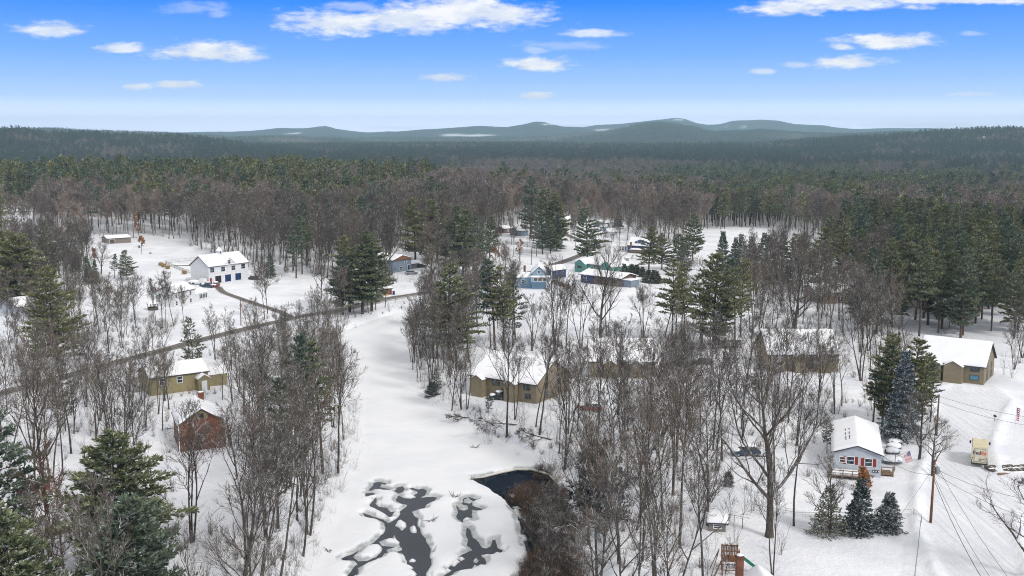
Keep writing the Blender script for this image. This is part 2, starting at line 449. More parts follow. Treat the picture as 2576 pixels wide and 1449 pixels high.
# ------------------------------------------------------------------ ground sheet
def fpoly(pts, z=0.0):
    return [flat(u, v, z) for u, v in pts]
STREET = fpoly([(2400, 1720), (2430, 1600), (2385, 1449), (2330, 1330), (2330, 1200), (2350, 1150), (2372, 1090), (2365, 1030), (2350, 990), (2400, 975), (2500, 985), (2530, 1010), (2500, 1060), (2478, 1110), (2492, 1190), (2576, 1200), (2700, 1215), (2700, 1260), (2530, 1290), (2560, 1449), (2640, 1720)])
OPEN_YARD = fpoly([(1985, 1720), (1975, 1449), (1990, 1345), (2070, 1300), (2310, 1300), (2385, 1449), (2400, 1720)])
SNOWFIELDS = [(1190, 341, 75, 3.2, 7600), (1205, 335, 35, 1.8, 7800), (1385, 312, 26, 3.0, 7950), (1525, 328, 32, 2.4, 9200), (1705, 301, 10, 2, 9600), (1830, 317, 8, 2, 9400), (1870, 318, 12, 2, 9400), (745, 335, 30, 1.5, 8700),
  (2550, 521, 85, 9, 640), (1405, 364, 12, 1.6, 4300), (1415, 358.5, 16, 1.3, 4600), (1452, 359, 9, 1.2, 4600), (1530, 357, 12, 1.2, 4600), (1530, 362, 8, 1.2, 4300), (2412, 348, 26, 1.6, 2800), (2470, 345, 10, 2.5, 2800), (1700, 395, 9, 1.5, 1900), (2310, 455, 14, 2.5, 1100), (625, 378, 8, 2, 1900), (1985, 366, 14, 1.6, 2600), (1880, 362, 8, 1, 3000)]
def build_ground():
    rr = [20.0]
    while rr[-1] < 17000: rr.append(rr[-1] * (1.0075 if rr[-1] > 70 and rr[-1] < 720 else (1.013 if rr[-1] < 3000 else 1.02)))
    rr = np.array(rr)
    a = np.concatenate([np.linspace(-180, -40, 36)[:-1], np.linspace(-40, 40, 520), np.linspace(40, 180, 36)[1:]])
    A, RR = np.meshgrid(np.radians(a), rr)
    x = RR * np.sin(A); y = RR * np.cos(A)
    z = ground(x, y)
    # snow banks along the street and small mounds
    near = (y > 60) & (y < 270) & (x > -5) & (x < 135)
    ds = np.full(x.shape, 50.0); ds[near] = sdist(x[near], y[near], STREET)
    nb = vnoise(x, y, 2.3, 9)
    z = z + np.where(near, np.exp(-((ds - 1.2) / .9) ** 2) * (.15 + .40 * nb + .35 * vnoise(x, y, .9, 19)), 0) - .12 * (1 - sstep(ds, -.5, .5))
    # ruts in the packed street snow
    u, v = proj(x, y, z)
    litter = sstep(vnoise(x, y, 14, 77), .25, .6) * .8 + .15
    dr = np.full(x.shape, 50.0); nr = (y > 60) & (y < 370) & (np.abs(x) < 110); dr[nr] = bankd(x[nr], y[nr])
    litter = np.maximum(litter, np.exp(-((dr - 1.2) / 2.0) ** 2) * 1.25)
    yard = np.full(x.shape, 50.0); yard[near] = np.minimum(sdist(x[near], y[near], OPEN_YARD), ds[near])
    litter = litter * sstep(yard, 0, 5)
    street = 1 - sstep(ds, -.6, .6)
    for pl in OPENS:
        litter = np.where(inpoly(u, v, pl), litter * .2, litter)
    forest = sstep(RR, 520 * S, 800 * S)  # far floor under the trees: litter colour plus painted shade on the snow
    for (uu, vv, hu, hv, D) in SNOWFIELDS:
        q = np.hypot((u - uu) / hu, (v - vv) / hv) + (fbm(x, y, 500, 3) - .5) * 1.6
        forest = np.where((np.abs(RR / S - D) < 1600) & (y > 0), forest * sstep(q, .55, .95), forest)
    me = np_mesh('ground', np.stack([x, y, z], -1).reshape(-1, 3), grid_faces(len(rr), len(a)), M['ground'])
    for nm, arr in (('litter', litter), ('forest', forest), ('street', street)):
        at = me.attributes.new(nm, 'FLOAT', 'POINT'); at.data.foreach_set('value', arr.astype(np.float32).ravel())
    o = bpy.data.objects.new('ground', me); link(o); tag(o, kind='structure')
# frame polygons where no wood stands
OPENS = [
 [(215, 735), (250, 660), (370, 612), (440, 612), (520, 640), (650, 692), (745, 700), (810, 730), (960, 752), (770, 775), (640, 788), (560, 795), (500, 785), (330, 770)],
 [(1740, 665), (1765, 585), (1850, 578), (1960, 580), (1955, 600), (1860, 620), (1800, 660)],
 [(x, y) for x, y in RIV_D],
 [(1985, 1720), (1975, 1449), (1990, 1345), (2070, 1300), (2090, 1225), (2085, 1180), (2110, 1060), (2240, 1065), (2330, 975), (2400, 955), (2700, 960), (2800, 1720)],
 [(1290, 842), (1300, 775), (1640, 748), (1700, 770), (1660, 830), (1450, 842)],
]
build_ground()

# ------------------------------------------------------------------ frozen river: snow on ice with open leads, and the water under it
W6 = lambda pts: [(922.4 + x / 4.965, 1157.2 + y / 4.965) for x, y in pts]
LEADS = [  # open water and thin grey ice, crop coordinates -> frame
 W6([(30, 390), (80, 330), (90, 295), (150, 285), (240, 300), (240, 322), (180, 310), (165, 350), (285, 380), (280, 392), (160, 378), (60, 395)]),
 W6([(335, 395), (390, 355), (440, 345), (460, 375), (440, 410), (400, 425)]),
 W6([(560, 365), (640, 385), (700, 370), (740, 400), (720, 455), (640, 475), (600, 450), (650, 425), (640, 395), (590, 385)]),
 W6([(365, 500), (395, 455), (470, 480), (560, 490), (640, 475), (700, 480), (830, 462), (888, 478), (850, 520), (790, 530), (745, 560), (730, 600), (640, 612), (572, 640), (590, 680), (632, 720), (635, 790), (665, 860), (720, 935), (760, 1000), (790, 1060), (780, 1130), (800, 1190), (795, 1270), (750, 1340), (705, 1449), (690, 1700), (560, 1700), (590, 1520), (610, 1400), (600, 1330), (560, 1300), (500, 1230), (495, 1190), (450, 1130), (350, 1090), (270, 1130), (200, 1150), (120, 1180), (60, 1240), (-30, 1300), (-180, 1400), (-270, 1440), (-230, 1370), (-110, 1240), (-150, 1200), (-300, 1190), (-310, 1170), (-150, 1100), (-50, 1040), (60, 1000), (150, 950), (215, 880), (240, 820), (230, 770), (300, 765), (390, 720), (430, 640), (510, 580), (515, 560), (440, 545), (370, 520)]),
 W6([(0, 430), (60, 420), (100, 440), (40, 460), (0, 470)]),
 W6([(40, 560), (110, 480), (125, 500), (110, 550), (150, 580), (250, 600), (300, 650), (330, 640), (300, 700), (240, 665), (130, 610), (60, 590)]),
 W6([(-40, 660), (60, 690), (200, 730), (250, 760), (240, 775), (150, 735), (0, 700)]),
 W6([(1210, 480), (1290, 475), (1370, 500), (1310, 540), (1320, 570), (1440, 610), (1400, 625), (1290, 610), (1310, 660), (1300, 685), (1345, 740), (1250, 735), (1200, 760), (1150, 720), (1120, 690), (1145, 650), (1125, 570), (1190, 545)]),
 W6([(1245, 800), (1300, 850), (1320, 930), (1400, 980), (1430, 1050), (1500, 1060), (1560, 1030), (1570, 960), (1620, 950), (1690, 975), (1630, 1030), (1700, 1070), (1680, 1100), (1560, 1120), (1470, 1130), (1400, 1110), (1470, 1180), (1475, 1250), (1400, 1240), (1330, 1290), (1240, 1300), (1120, 1330), (1060, 1370), (960, 1395), (1060, 1320), (1010, 1290), (1040, 1250), (1130, 1200), (1180, 1140), (1260, 1100), (1330, 1075), (1250, 1010), (1265, 950), (1235, 900), (1250, 870)]),
 [(1188, 1203), (1215, 1200), (1260, 1190), (1300, 1183), (1345, 1186), (1378, 1196), (1400, 1225), (1425, 1270), (1445, 1350), (1450, 1460), (1450, 1600), (1290, 1600), (1300, 1449), (1330, 1390), (1310, 1330), (1300, 1290), (1275, 1265), (1250, 1240), (1225, 1220)],
]
ISLES = [W6([(350, 800), (385, 745), (430, 733), (485, 765), (490, 800), (440, 850), (400, 820)]), W6([(542, 860), (560, 815), (590, 802), (622, 840), (612, 878), (570, 880)]),
 W6([(535, 1195), (570, 1178), (610, 1195), (600, 1215), (545, 1212)]), W6([(1130, 570), (1180, 552), (1260, 575), (1275, 610), (1220, 628), (1160, 610)]), W6([(1200, 730), (1250, 705), (1330, 715), (1340, 755), (1270, 778), (1210, 755)]),
 W6([(1220, 500), (1270, 485), (1320, 520), (1280, 545), (1230, 535)]), W6([(1335, 1190), (1365, 1170), (1400, 1195), (1370, 1225), (1340, 1215)]), W6([(1040, 1230), (1120, 1195), (1160, 1210), (1090, 1260)]), W6([(1140, 1165), (1190, 1152), (1225, 1175), (1180, 1195)]),
 W6([(150, 980), (220, 950), (320, 935), (345, 905), (370, 950), (405, 990), (400, 1030), (300, 1035), (200, 1020)]), W6([(245, 1070), (330, 1045), (400, 1035), (430, 1070), (380, 1090), (290, 1105)]),
 W6([(-150, 1150), (-40, 1050), (60, 1010), (150, 1015), (185, 1060), (120, 1150), (0, 1190), (-100, 1200)]), W6([(-120, 1290), (0, 1240), (150, 1180), (220, 1120), (330, 1095), (440, 1115), (460, 1150), (430, 1200), (330, 1220), (230, 1250), (140, 1330), (0, 1380), (-100, 1360)]),
 W6([(-60, 1500), (0, 1400), (140, 1360), (250, 1260), (380, 1232), (470, 1270), (590, 1330), (615, 1370), (590, 1430), (500, 1470), (400, 1500)]), W6([(480, 1270), (530, 1258), (580, 1290), (530, 1305)]),
 W6([(1780, 290), (1820, 278), (1868, 300), (1830, 325), (1785, 315)]), W6([(1800, 480), (1870, 465), (1950, 510), (1940, 575), (1870, 590), (1810, 560)]), W6([(1755, 600), (1810, 585), (1862, 605), (1820, 640), (1765, 630)]), W6([(1825, 440), (1880, 432), (1932, 455), (1880, 470)]),
 W6([(1600, 480), (1690, 465), (1760, 520), (1720, 580), (1630, 590), (1580, 540)]), W6([(1640, 650), (1720, 635), (1790, 690), (1760, 800), (1850, 880), (1900, 1000), (1820, 1060), (1720, 1080), (1640, 1050), (1600, 900), (1620, 760)]),
 W6([(1310, 1290), (1350, 1250), (1410, 1270), (1400, 1300), (1340, 1310)]), W6([(1490, 1150), (1540, 1130), (1640, 1100), (1710, 1140), (1700, 1200), (1640, 1260), (1560, 1240), (1490, 1200)]), W6([(1930, 900), (1975, 905), (1990, 950), (1950, 975), (1925, 940)])]
m, t, b = newmat('river_snow'); M['ice'] = m
co = t.new('ShaderNodeTexCoord').outputs['Object']
n = t.new('ShaderNodeTexNoise', ins={'Vector': co, 'Scale': .12, 'Detail': 6.0})
n2 = t.new('ShaderNodeTexNoise', ins={'Vector': co, 'Scale': 1.1, 'Detail': 4.0})
th = t.new('ShaderNodeAttribute', attribute_name='thin').outputs['Fac']
c = t.mix(t.smooth(n.outputs[0], .35, .65), (.745, .765, .80), (.79, .805, .835))
c = t.mix(th, c, t.mix(t.smooth(n2.outputs[0], .4, .6), (.33, .36, .38), (.48, .50, .49)))
c = t.mix(t.new('ShaderNodeAttribute', attribute_name='drop').outputs['Fac'], c, t.mix(t.smooth(n2.outputs[0], .45, .6), (.02, .028, .035), (.16, .20, .22)))
t.l.new(c, b.inputs['Base Color']); b.inputs['Roughness'].default_value = .6; b.inputs['Specular IOR Level'].default_value = .25
bn = t.new('ShaderNodeBump', ins={'Height': n2.outputs[0], 'Strength': .12, 'Distance': .3}); t.l.new(bn.outputs[0], b.inputs['Normal'])
m, t, b = newmat('dark_water'); M['water'] = m
co = t.new('ShaderNodeTexCoord').outputs['Object']
mp = t.new('ShaderNodeMapping', ins={0: co}); mp.inputs[3].default_value = (1.0, .35, 1)
n = t.new('ShaderNodeTexNoise', ins={'Vector': mp.outputs[0], 'Scale': 2.0, 'Detail': 4.0})
b.inputs['Base Color'].default_value = (.012, .020, .034, 1); b.inputs['Roughness'].default_value = .12; b.inputs['Specular IOR Level'].default_value = .16
bn = t.new('ShaderNodeBump', ins={'Height': n.outputs[0], 'Strength': .25, 'Distance': .12}); t.l.new(bn.outputs[0], b.inputs['Normal'])
def build_river():
    def sheet(a0, a1, na, y0, y1, ny):
        a = np.linspace(a0, a1, na); y = np.exp(np.linspace(math.log(y0), math.log(y1), ny))
        A, Y = np.meshgrid(a, y); return A * Y, Y
    for part in (0,):
        x, y = sheet(-.235, .115, 560, 100, 320, 760)
        # ICE level points of the leads
        lv = level(x, y); d = bankd(x, y)
        wob = (fbm(x, y, 1.6, 8, 3) - .5) * .9
        dl = np.full(x.shape, 9.0)
        for L in LEADS:
            pl = [flat(u, v, ICE - .5) for u, v in L]
            dl = np.minimum(dl, sdist(x, y, pl))
        di = np.full(x.shape, 9.0)
        for L in ISLES:
            pl = [flat(u, v, ICE - .5) for u, v in L]
            di = np.minimum(di, sdist(x, y, pl))
        q = np.maximum(dl - .12, -di) + wob * .55          # >0 snow, <0 water
        thin = (1 - sstep(q, .35, .8)) * sstep(.6 * vnoise(x, y, 3.0, 66) + .4 * vnoise(x, y, 1.1, 67), .40, .53)
        padk = 1 - .75 * thin
        pad = .42 * (1 - np.exp(-np.maximum(q, 0) / .45)) + .18 * sstep(q, .5, 3) * (fbm(x, y, 3.0, 4) - .2) * (y < 212)
        z = lv - .30 + np.where(q > 0, pad * padk, np.maximum(q, -1.2) * .8)
        z = z + (fbm(x, y, 9, 2) - .5) * .10 + .7 * sstep(d, -1.5, 3.0)
        thin = np.maximum(thin, (1 - sstep(q, .02, .12)) * .8)
        gx, gy = np.gradient(level(x, y)); st = np.hypot(gx, gy)
        drop = sstep(st, .10, .25)
        me = np_mesh('frozen_river', np.stack([x, y, z], -1).reshape(-1, 3), grid_faces(760, 560), M['ice'])
        for nm, arr in (('thin', thin), ('drop', drop)):
            atr = me.attributes.new(nm, 'FLOAT', 'POINT'); atr.data.foreach_set('value', arr.astype(np.float32).ravel())
        # cut away what lies outside the banks
        import bmesh
        bm = bmesh.new(); bm.from_mesh(me); bm.verts.ensure_lookup_table()
        dd = d.ravel(); bmesh.ops.delete(bm, geom=[vv for vv in bm.verts if dd[vv.index] > 4.2], context='VERTS'); bm.to_mesh(me); bm.free()
        o = bpy.data.objects.new('frozen_river', me); link(o); tag(o, kind='structure')
    x, y = sheet(-.235, .115, 120, 100, 232, 200)
    z = level(x, y) - .36
    d = bankd(x, y)
    me = np_mesh('river_water', np.stack([x, y, z], -1).reshape(-1, 3), grid_faces(200, 120), M['water'])
    import bmesh
    bm = bmesh.new(); bm.from_mesh(me); bm.verts.ensure_lookup_table()
    dd = d.ravel(); bmesh.ops.delete(bm, geom=[vv for vv in bm.verts if dd[vv.index] > 2.0], context='VERTS'); bm.to_mesh(me); bm.free()
    o = bpy.data.objects.new('river_water', me); link(o); tag(o, kind='structure')
build_river()

# ------------------------------------------------------------------ roads: strips laid on the ground
m, t, b = newmat('wet_road'); M['road'] = m
co = t.new('ShaderNodeTexCoord').outputs['Object']
acr = t.new('ShaderNodeAttribute', attribute_name='across').outputs['Fac']
n = t.new('ShaderNodeTexNoise', ins={'Vector': co, 'Scale': .6, 'Detail': 6.0})
edge = t.math('ABSOLUTE', t.math('SUBTRACT', acr, .5))
c = t.mix(t.smooth(n.outputs[0], .35, .65), (.062, .055, .046), (.13, .115, .095))
lane = t.smooth(t.math('ABSOLUTE', t.math('SUBTRACT', edge, .24)), .02, .10, 1.0, 0.0)
c = t.mix(t.math('MULTIPLY', lane, .5), c, (.24, .22, .20))
c = t.mix(t.smooth(t.math('ADD', edge, t.math('MULTIPLY', n.outputs[0], .12)), .46, .54), c, (.72, .72, .74))
t.l.new(c, b.inputs['Base Color']); b.inputs['Roughness'].default_value = .75
def strip(name, pts, wd, mat, lift=.06, n=80, wobble=0.0, **kw):
    pts = [P(u, v) for u, v in pts]
    # Catmull-Rom resample
    out = []
    Q = [pts[0] * 2 - pts[1]] + pts + [pts[-1] * 2 - pts[-2]]
    for i in range(1, len(Q) - 2):
        for k in range(n // (len(pts) - 1) + 1):
            s = k / (n // (len(pts) - 1) + 1)
            out.append(.5 * ((2 * Q[i]) + (Q[i + 1] - Q[i - 1]) * s + (2 * Q[i - 1] - 5 * Q[i] + 4 * Q[i + 1] - Q[i + 2]) * s * s + (3 * Q[i] - Q[i - 1] - 3 * Q[i + 1] + Q[i + 2]) * s ** 3))
    out.append(pts[-1])
    K = 9; V = np.zeros((len(out), K, 3)); A = np.zeros((len(out), K))
    for i, p in enumerate(out):
        d = out[min(i + 1, len(out) - 1)] - out[max(i - 1, 0)]; d.z = 0; d.normalize(); nx, ny = -d.y, d.x
        for j in range(K):
            s = (j / (K - 1) - .5) * wd
            V[i, j, 0] = p.x + nx * s; V[i, j, 1] = p.y + ny * s; A[i, j] = j / (K - 1)
    zz = ground(V[..., 0], V[..., 1]); zc = zz.max(axis=1, keepdims=True)
    V[..., 2] = np.maximum(zz, zc - .15) + lift
    me = np_mesh(name, V.reshape(-1, 3), grid_faces(len(out), K)[:, ::-1], mat)
    atr = me.attributes.new('across', 'FLOAT', 'POINT'); atr.data.foreach_set('value', A.astype(np.float32).ravel())
    o = bpy.data.objects.new(name, me); link(o); tag(o, kind='structure')
    return [Vector(p) for p in out]
ROAD_D = [(-160, 1035), (0, 990), (100, 965), (200, 938), (320, 905), (460, 868), (600, 832), (740, 800), (860, 779), (972, 752), (1100, 730), (1201, 710), (1275, 696), (1343, 683), (1400, 664), (1446, 648), (1480, 630), (1475, 610), (1446, 599), (1420, 589), (1400, 578)]
road_line = strip('road', ROAD_D, 4.6, M['road'], n=200)
strip('driveway', [(548, 722), (563, 736), (606, 752), (653, 768), (700, 784), (735, 800)], 2.6, M['road'], lift=.08)
# ------------------------------------------------------------------ building materials
M['white_siding'] = siding('white_siding', (.72, .73, .74))
M['grey_siding'] = siding('pale_grey_siding', (.50, .54, .58))
M['tan_siding'] = siding('tan_boards', (.25, .205, .13), pitch=.3, axis='X', var=.1)
M['yellow_siding'] = siding('ochre_siding', (.27, .23, .12))
M['blue_grey'] = siding('blue_grey_siding', (.20, .25, .31))
M['light_blue'] = siding('light_blue_siding', (.24, .38, .50))
M['royal_blue'] = siding('royal_blue_siding', (.028, .055, .17))
M['deep_blue'] = siding('deep_blue_siding', (.03, .10, .28))
M['teal'] = siding('teal_siding', (.11, .30, .265))
M['brown_wall'] = siding('brown_wall', (.16, .10, .075), axis='X', pitch=.25)
M['grey_brown'] = siding('grey_brown_boards', (.22, .19, .16), axis='X', pitch=.3)
M['pink_brick'] = siding('weathered_pink_brick', (.38, .27, .22), pitch=.09)
M['red_shed'] = siding('red_boards', (.24, .03, .02), axis='X', pitch=.2)
M['trim'] = plain('white_trim', (.75, .76, .77), .5, .04)
M['shingle'] = plain('dark_shingle', (.06, .058, .056), .9, .25, 6)
M['fascia'] = plain('dark_fascia', (.09, .075, .06), .7)
M['wood'] = plain('weathered_wood', (.20, .13, .085), .8, .25, 5)
M['cedar'] = plain('cedar_wood', (.19, .085, .042), .7, .25, 5)
M['redpaint'] = plain('red_paint', (.24, .028, .022), .5, .08)
M['black'] = plain('black_metal', (.02, .02, .022), .45)
M['steel'] = plain('galvanised_steel', (.32, .34, .35), .45, .1, 8, .5, .6)
M['concrete'] = plain('concrete', (.33, .32, .30), .85, .15, 4)
M['navydoor'] = plain('dark_blue_door', (.012, .035, .10), .45, .1)
M['rubber'] = plain('rubber', (.025, .025, .025), .8)
m, t, b = newmat('window_glass'); M['glass'] = m
co = t.new('ShaderNodeTexCoord').outputs['Object']
n = t.new('ShaderNodeTexNoise', ins={'Vector': co, 'Scale': 1.6, 'Detail': 2.0})
t.l.new(t.mix(t.smooth(n.outputs[0], .45, .6), (.015, .022, .03), (.07, .10, .13)), b.inputs['Base Color']); b.inputs['Roughness'].default_value = .12; b.inputs['Specular IOR Level'].default_value = .6
m, t, b = newmat('blue_glass'); M['blueglass'] = m
b.inputs['Base Color'].default_value = (.06, .20, .30, 1); b.inputs['Roughness'].default_value = .12; b.inputs['Specular IOR Level'].default_value = .6
m, t, b = newmat('red_brick'); M['brick'] = m
co = t.new('ShaderNodeTexCoord').outputs['Object']
mp = t.new('ShaderNodeMapping', ins={0: co}); mp.inputs[2].default_value = (R(90), 0, 0)
bk = t.new('ShaderNodeTexBrick', ins={'Vector': mp.outputs[0], 'Scale': 4.0}); bk.inputs['Color1'].default_value = (.20, .068, .032, 1); bk.inputs['Color2'].default_value = (.13, .046, .026, 1); bk.inputs['Mortar'].default_value = (.22, .16, .12, 1); bk.inputs['Mortar Size'].default_value = .012
n = t.new('ShaderNodeTexNoise', ins={'Vector': co, 'Scale': .8, 'Detail': 5.0})
mm = t.new('ShaderNodeMix', data_type='RGBA', blend_type='MULTIPLY'); mm.inputs[0].default_value = 1; t.l.new(bk.outputs[0], mm.inputs[6]); t.l.new(t.mix(t.smooth(n.outputs[0], .3, .7), (.65, .6, .6), (1.15, 1.1, 1.0)), mm.inputs[7])
t.l.new(mm.outputs[2], b.inputs['Base Color']); b.inputs['Roughness'].default_value = .85

class House:
    """local frame: x along the front wall, y away from it, z up; the origin is the front-left foot"""
    def __init__(h, name, label, cat, A, B, depth, wall, rise, mat, ridge='x', over=.35, sink=.5, group=None, snow=.28, length=None, z=None, bare=False):
        a = P(*A) if not isinstance(A, Vector) else A; b_ = P(*B) if not isinstance(B, Vector) else B
        d = Vector((b_.x - a.x, b_.y - a.y, 0)); h.L = length or d.length; h.D = depth; h.H = wall; h.rise = rise; h.ridge = ridge; h.over = over
        h.rz = math.atan2(d.y, d.x); zz = min(a.z, b_.z) if z is None else z
        h.o = empty(name, (a.x, a.y, zz), h.rz, label, cat, group); h.mat = mat
        L, D, Hh = h.L, depth, wall
        m_ = MB()
        if ridge == 'x': m_.prism([(0, -sink), (D, -sink), (D, Hh), (D / 2, Hh + rise), (0, Hh)], 0, L, axis='x')
        elif ridge == 'y': m_.prism([(0, -sink), (L, -sink), (L, Hh), (L / 2, Hh + rise), (0, Hh)], 0, D)
        else: m_.box(0, 0, -sink, L, D, Hh)
        h.walls = m_.build('wall', mat, h.o)
        r = MB(); t_ = .16; o_ = over
        def slab(p0, p1, q0, q1):     # eave line p0-p1, ridge line q0-q1, thickness down
            up = Vector((0, 0, t_)); P4 = [Vector(p) for p in (p0, p1, q1, q0)]; T4 = [p + up for p in P4]
            r.face([T4[0], T4[1], T4[2], T4[3]]); r.face([P4[3], P4[2], P4[1], P4[0]])
            for i in range(4): j = (i + 1) % 4; r.face([P4[i], P4[j], T4[j], T4[i]])
        e = .02
        if ridge == 'x':
            k = rise / (D / 2); zo = Hh - o_ * k + e
            slab((-o_, -o_, zo), (L + o_, -o_, zo), (-o_, D / 2, Hh + rise + e), (L + o_, D / 2, Hh + rise + e))
            slab((L + o_, D + o_, zo), (-o_, D + o_, zo), (L + o_, D / 2 + .001, Hh + rise + e), (-o_, D / 2 + .001, Hh + rise + e))
        elif ridge == 'y':
            k = rise / (L / 2); zo = Hh - o_ * k + e
            slab((-o_, D + o_, zo), (-o_, -o_, zo), (L / 2, D + o_, Hh + rise + e), (L / 2, -o_, Hh + rise + e))
            slab((L + o_, -o_, zo), (L + o_, D + o_, zo), (L / 2 + .001, -o_, Hh + rise + e), (L / 2 + .001, D + o_, Hh + rise + e))
        else: r.box(-o_, -o_, Hh + .003, L + o_, D + o_, Hh + t_)
        h.roof = r.build('roof', M['shingle'], h.o)
        if not bare: h.snow(-o_ + .04, L + o_ - .04, -o_ + .04, D + o_ - .04, h.roof_z, snow, h.roof)
    def roof_z(h, x, y):
        if h.ridge == 'x': return h.H + h.rise * (1 - abs(y - h.D / 2) / (h.D / 2)) + .18
        if h.ridge == 'y': return h.H + h.rise * (1 - abs(x - h.L / 2) / (h.L / 2)) + .18
        return h.H + .16
    def snow(h, x0, x1, y0, y1, zf, th, parent, seed=1):
        nx = max(6, int((x1 - x0) / .45)); ny = max(6, int((y1 - y0) / .45)); m_ = MB(); ox, oy = h.o.location.x, h.o.location.y
        xs = [x0 + (x1 - x0) * i / nx for i in range(nx + 1)]; ys = [y0 + (y1 - y0) * i / ny for i in range(ny + 1)]
        if h.ridge == 'x' and parent is h.roof: ys = sorted(set(ys + [h.D / 2]))
        if h.ridge == 'y' and parent is h.roof: xs = sorted(set(xs + [h.L / 2]))
        nx, ny = len(xs) - 1, len(ys) - 1
        for yy in ys:
            for xx in xs:
                e = min(xx - x0, x1 - xx, yy - y0, y1 - yy); q = .35 + .65 * max(0.0, min(1, e / .35)) ** .5
                nz = float(fbm(np.array([xx + ox]), np.array([yy + oy]), 1.7, 5)[0]) - .5
                m_.v.append((xx, yy, zf(xx, yy) + th * q + nz * .12 * th / .28))
        W_ = nx + 1
        for j in range(ny):
            for i in range(nx):
                a = j * W_ + i; m_.f.append((a, a + 1, a + W_ + 1, a + W_)); m_.m.append(0)
        ring = [i for i in range(W_)] + [j * W_ + nx for j in range(1, ny + 1)] + [ny * W_ + i for i in range(nx - 1, -1, -1)] + [j * W_ for j in range(ny - 1, 0, -1)]
        b = len(m_.v)
        for i in ring: x_, y_, _ = m_.v[i]; m_.v.append((x_, y_, zf(x_, y_) + .004))
        for i in range(len(ring)):
            j = (i + 1) % len(ring); m_.f.append((ring[j], ring[i], b + i, b + j)); m_.m.append(0)
        return m_.build('snow_cover', M['roof_snow'], parent, smooth=True)
    def fb(h, m_, face, a0, z0, o0, a1, z1, o1, mat=None):
        """box on a face: a along it, z up, o outwards"""
        if face == 'f': m_.box(a0, -o1, z0, a1, -o0, z1, mat)
        elif face == 'b': m_.box(h.L - a1, h.D + o0, z0, h.L - a0, h.D + o1, z1, mat)
        elif face == 'l': m_.box(-o1, h.D - a1, z0, -o0, h.D - a0, z1, mat)
        else: m_.box(h.L + o0, a0, z0, h.L + o1, a1, z1, mat)
    def window(h, face, a, z, w_=1.0, hh=1.2, trim=None, glass=None, bars=1, o=0.0, shutters=None):
        f = MB(); q = .09; trim = trim or M['trim']
        h.fb(f, face, a - w_ / 2 - q, z - hh / 2 - q, o - .02, a - w_ / 2, z + hh / 2 + q, o + .06); h.fb(f, face, a + w_ / 2, z - hh / 2 - q, o - .02, a + w_ / 2 + q, z + hh / 2 + q, o + .06)
        h.fb(f, face, a - w_ / 2, z - hh / 2 - q, o - .02, a + w_ / 2, z - hh / 2, o + .075); h.fb(f, face, a - w_ / 2, z + hh / 2, o - .02, a + w_ / 2, z + hh / 2 + q, o + .075)
        if bars: h.fb(f, face, a - w_ / 2, z - .03, o + .03, a + w_ / 2, z + .03, o + .055)
        fo = f.build('window', trim, h.o)
        g = MB(); h.fb(g, face, a - w_ / 2, z - hh / 2, o - .015, a + w_ / 2, z + hh / 2, o + .028); g.build('pane', glass or M['glass'], fo)
        if shutters:
            for sg in (-1, 1):
                s_ = MB(); c_ = a + sg * (w_ / 2 + q + .26); h.fb(s_, face, c_ - .22, z - hh / 2 - .05, o + .004, c_ + .22, z + hh / 2 + .05, o + .05); s_.build('shutter', shutters, fo)
    def door(h, face, a, w_=.95, hh=2.05, z0=0.0, mat=None, name='door', o=0.0):
        d = MB(); h.fb(d, face, a - w_ / 2, z0, o + .004, a + w_ / 2, z0 + hh, o + .05)
        if name == 'garage_door':
            for k in range(1, 4): h.fb(d, face, a - w_ / 2 + .02, z0 + hh * k / 4 - .012, o + .05, a + w_ / 2 - .02, z0 + hh * k / 4 + .012, o + .058)
        do = d.build(name, mat or M['navydoor'], h.o)
        f = MB(); q = .1
        h.fb(f, face, a - w_ / 2 - q, z0, o + .004, a - w_ / 2, z0 + hh + q, o + .07); h.fb(f, face, a + w_ / 2, z0, o + .004, a + w_ / 2 + q, z0 + hh + q, o + .07); h.fb(f, face, a - w_ / 2, z0 + hh, o + .004, a + w_ / 2, z0 + hh + q, o + .07)
        f.build('frame', M['trim'], do)
    def chimney(h, x, y, top, w_=.7, d_=.7, mat=None, z0=None):
        c = MB(); zb = h.H * .6 if z0 is None else z0; c.box(x - w_ / 2, y - d_ / 2, zb, x + w_ / 2, y + d_ / 2, top); c.box(x - w_ / 2 - .07, y - d_ / 2 - .07, top - .28, x + w_ / 2 + .07, y + d_ / 2 + .07, top - .12)
        co_ = c.build('chimney', mat or M['brick'], h.o)
        s_ = MB(); s_.mound(x, y, top + .003, w_ * .5, d_ * .5, .18, under=0); s_.build('snow_cap', M['roof_snow'], co_, smooth=True)
    def block(h, name, x0, y0, x1, y1, z0, z1, mat, snow=.22, rise=0, ridge='x', over=.2):
        """attached lower volume (porch, dormer, wing) with its own roof"""
        sub = MB()
        if rise and ridge == 'x': sub.prism([(y0, z0), (y1, z0), (y1, z1), ((y0 + y1) / 2, z1 + rise), (y0, z1)], x0, x1, axis='x')
        elif rise: sub.prism([(x0, z0), (x1, z0), (x1, z1), ((x0 + x1) / 2, z1 + rise), (x0, z1)], y0, y1)
        else: sub.box(x0, y0, z0, x1, y1, z1)
        so = sub.build(name, mat, h.o)
        def zf(x, y):
            if rise and ridge == 'x': return z1 + .02 + rise * (1 - abs(y - (y0 + y1) / 2) / ((y1 - y0) / 2))
            if rise: return z1 + .02 + rise * (1 - abs(x - (x0 + x1) / 2) / ((x1 - x0) / 2))
            return z1 + .02
        h.snow(x0 - over, x1 + over, y0 - over, y1 + over, zf, snow, so)
        return so
G_T = 'olive townhouse blocks among the bare trees'
def vw(a, b): return (a[0] + b[0], a[1] + b[1])
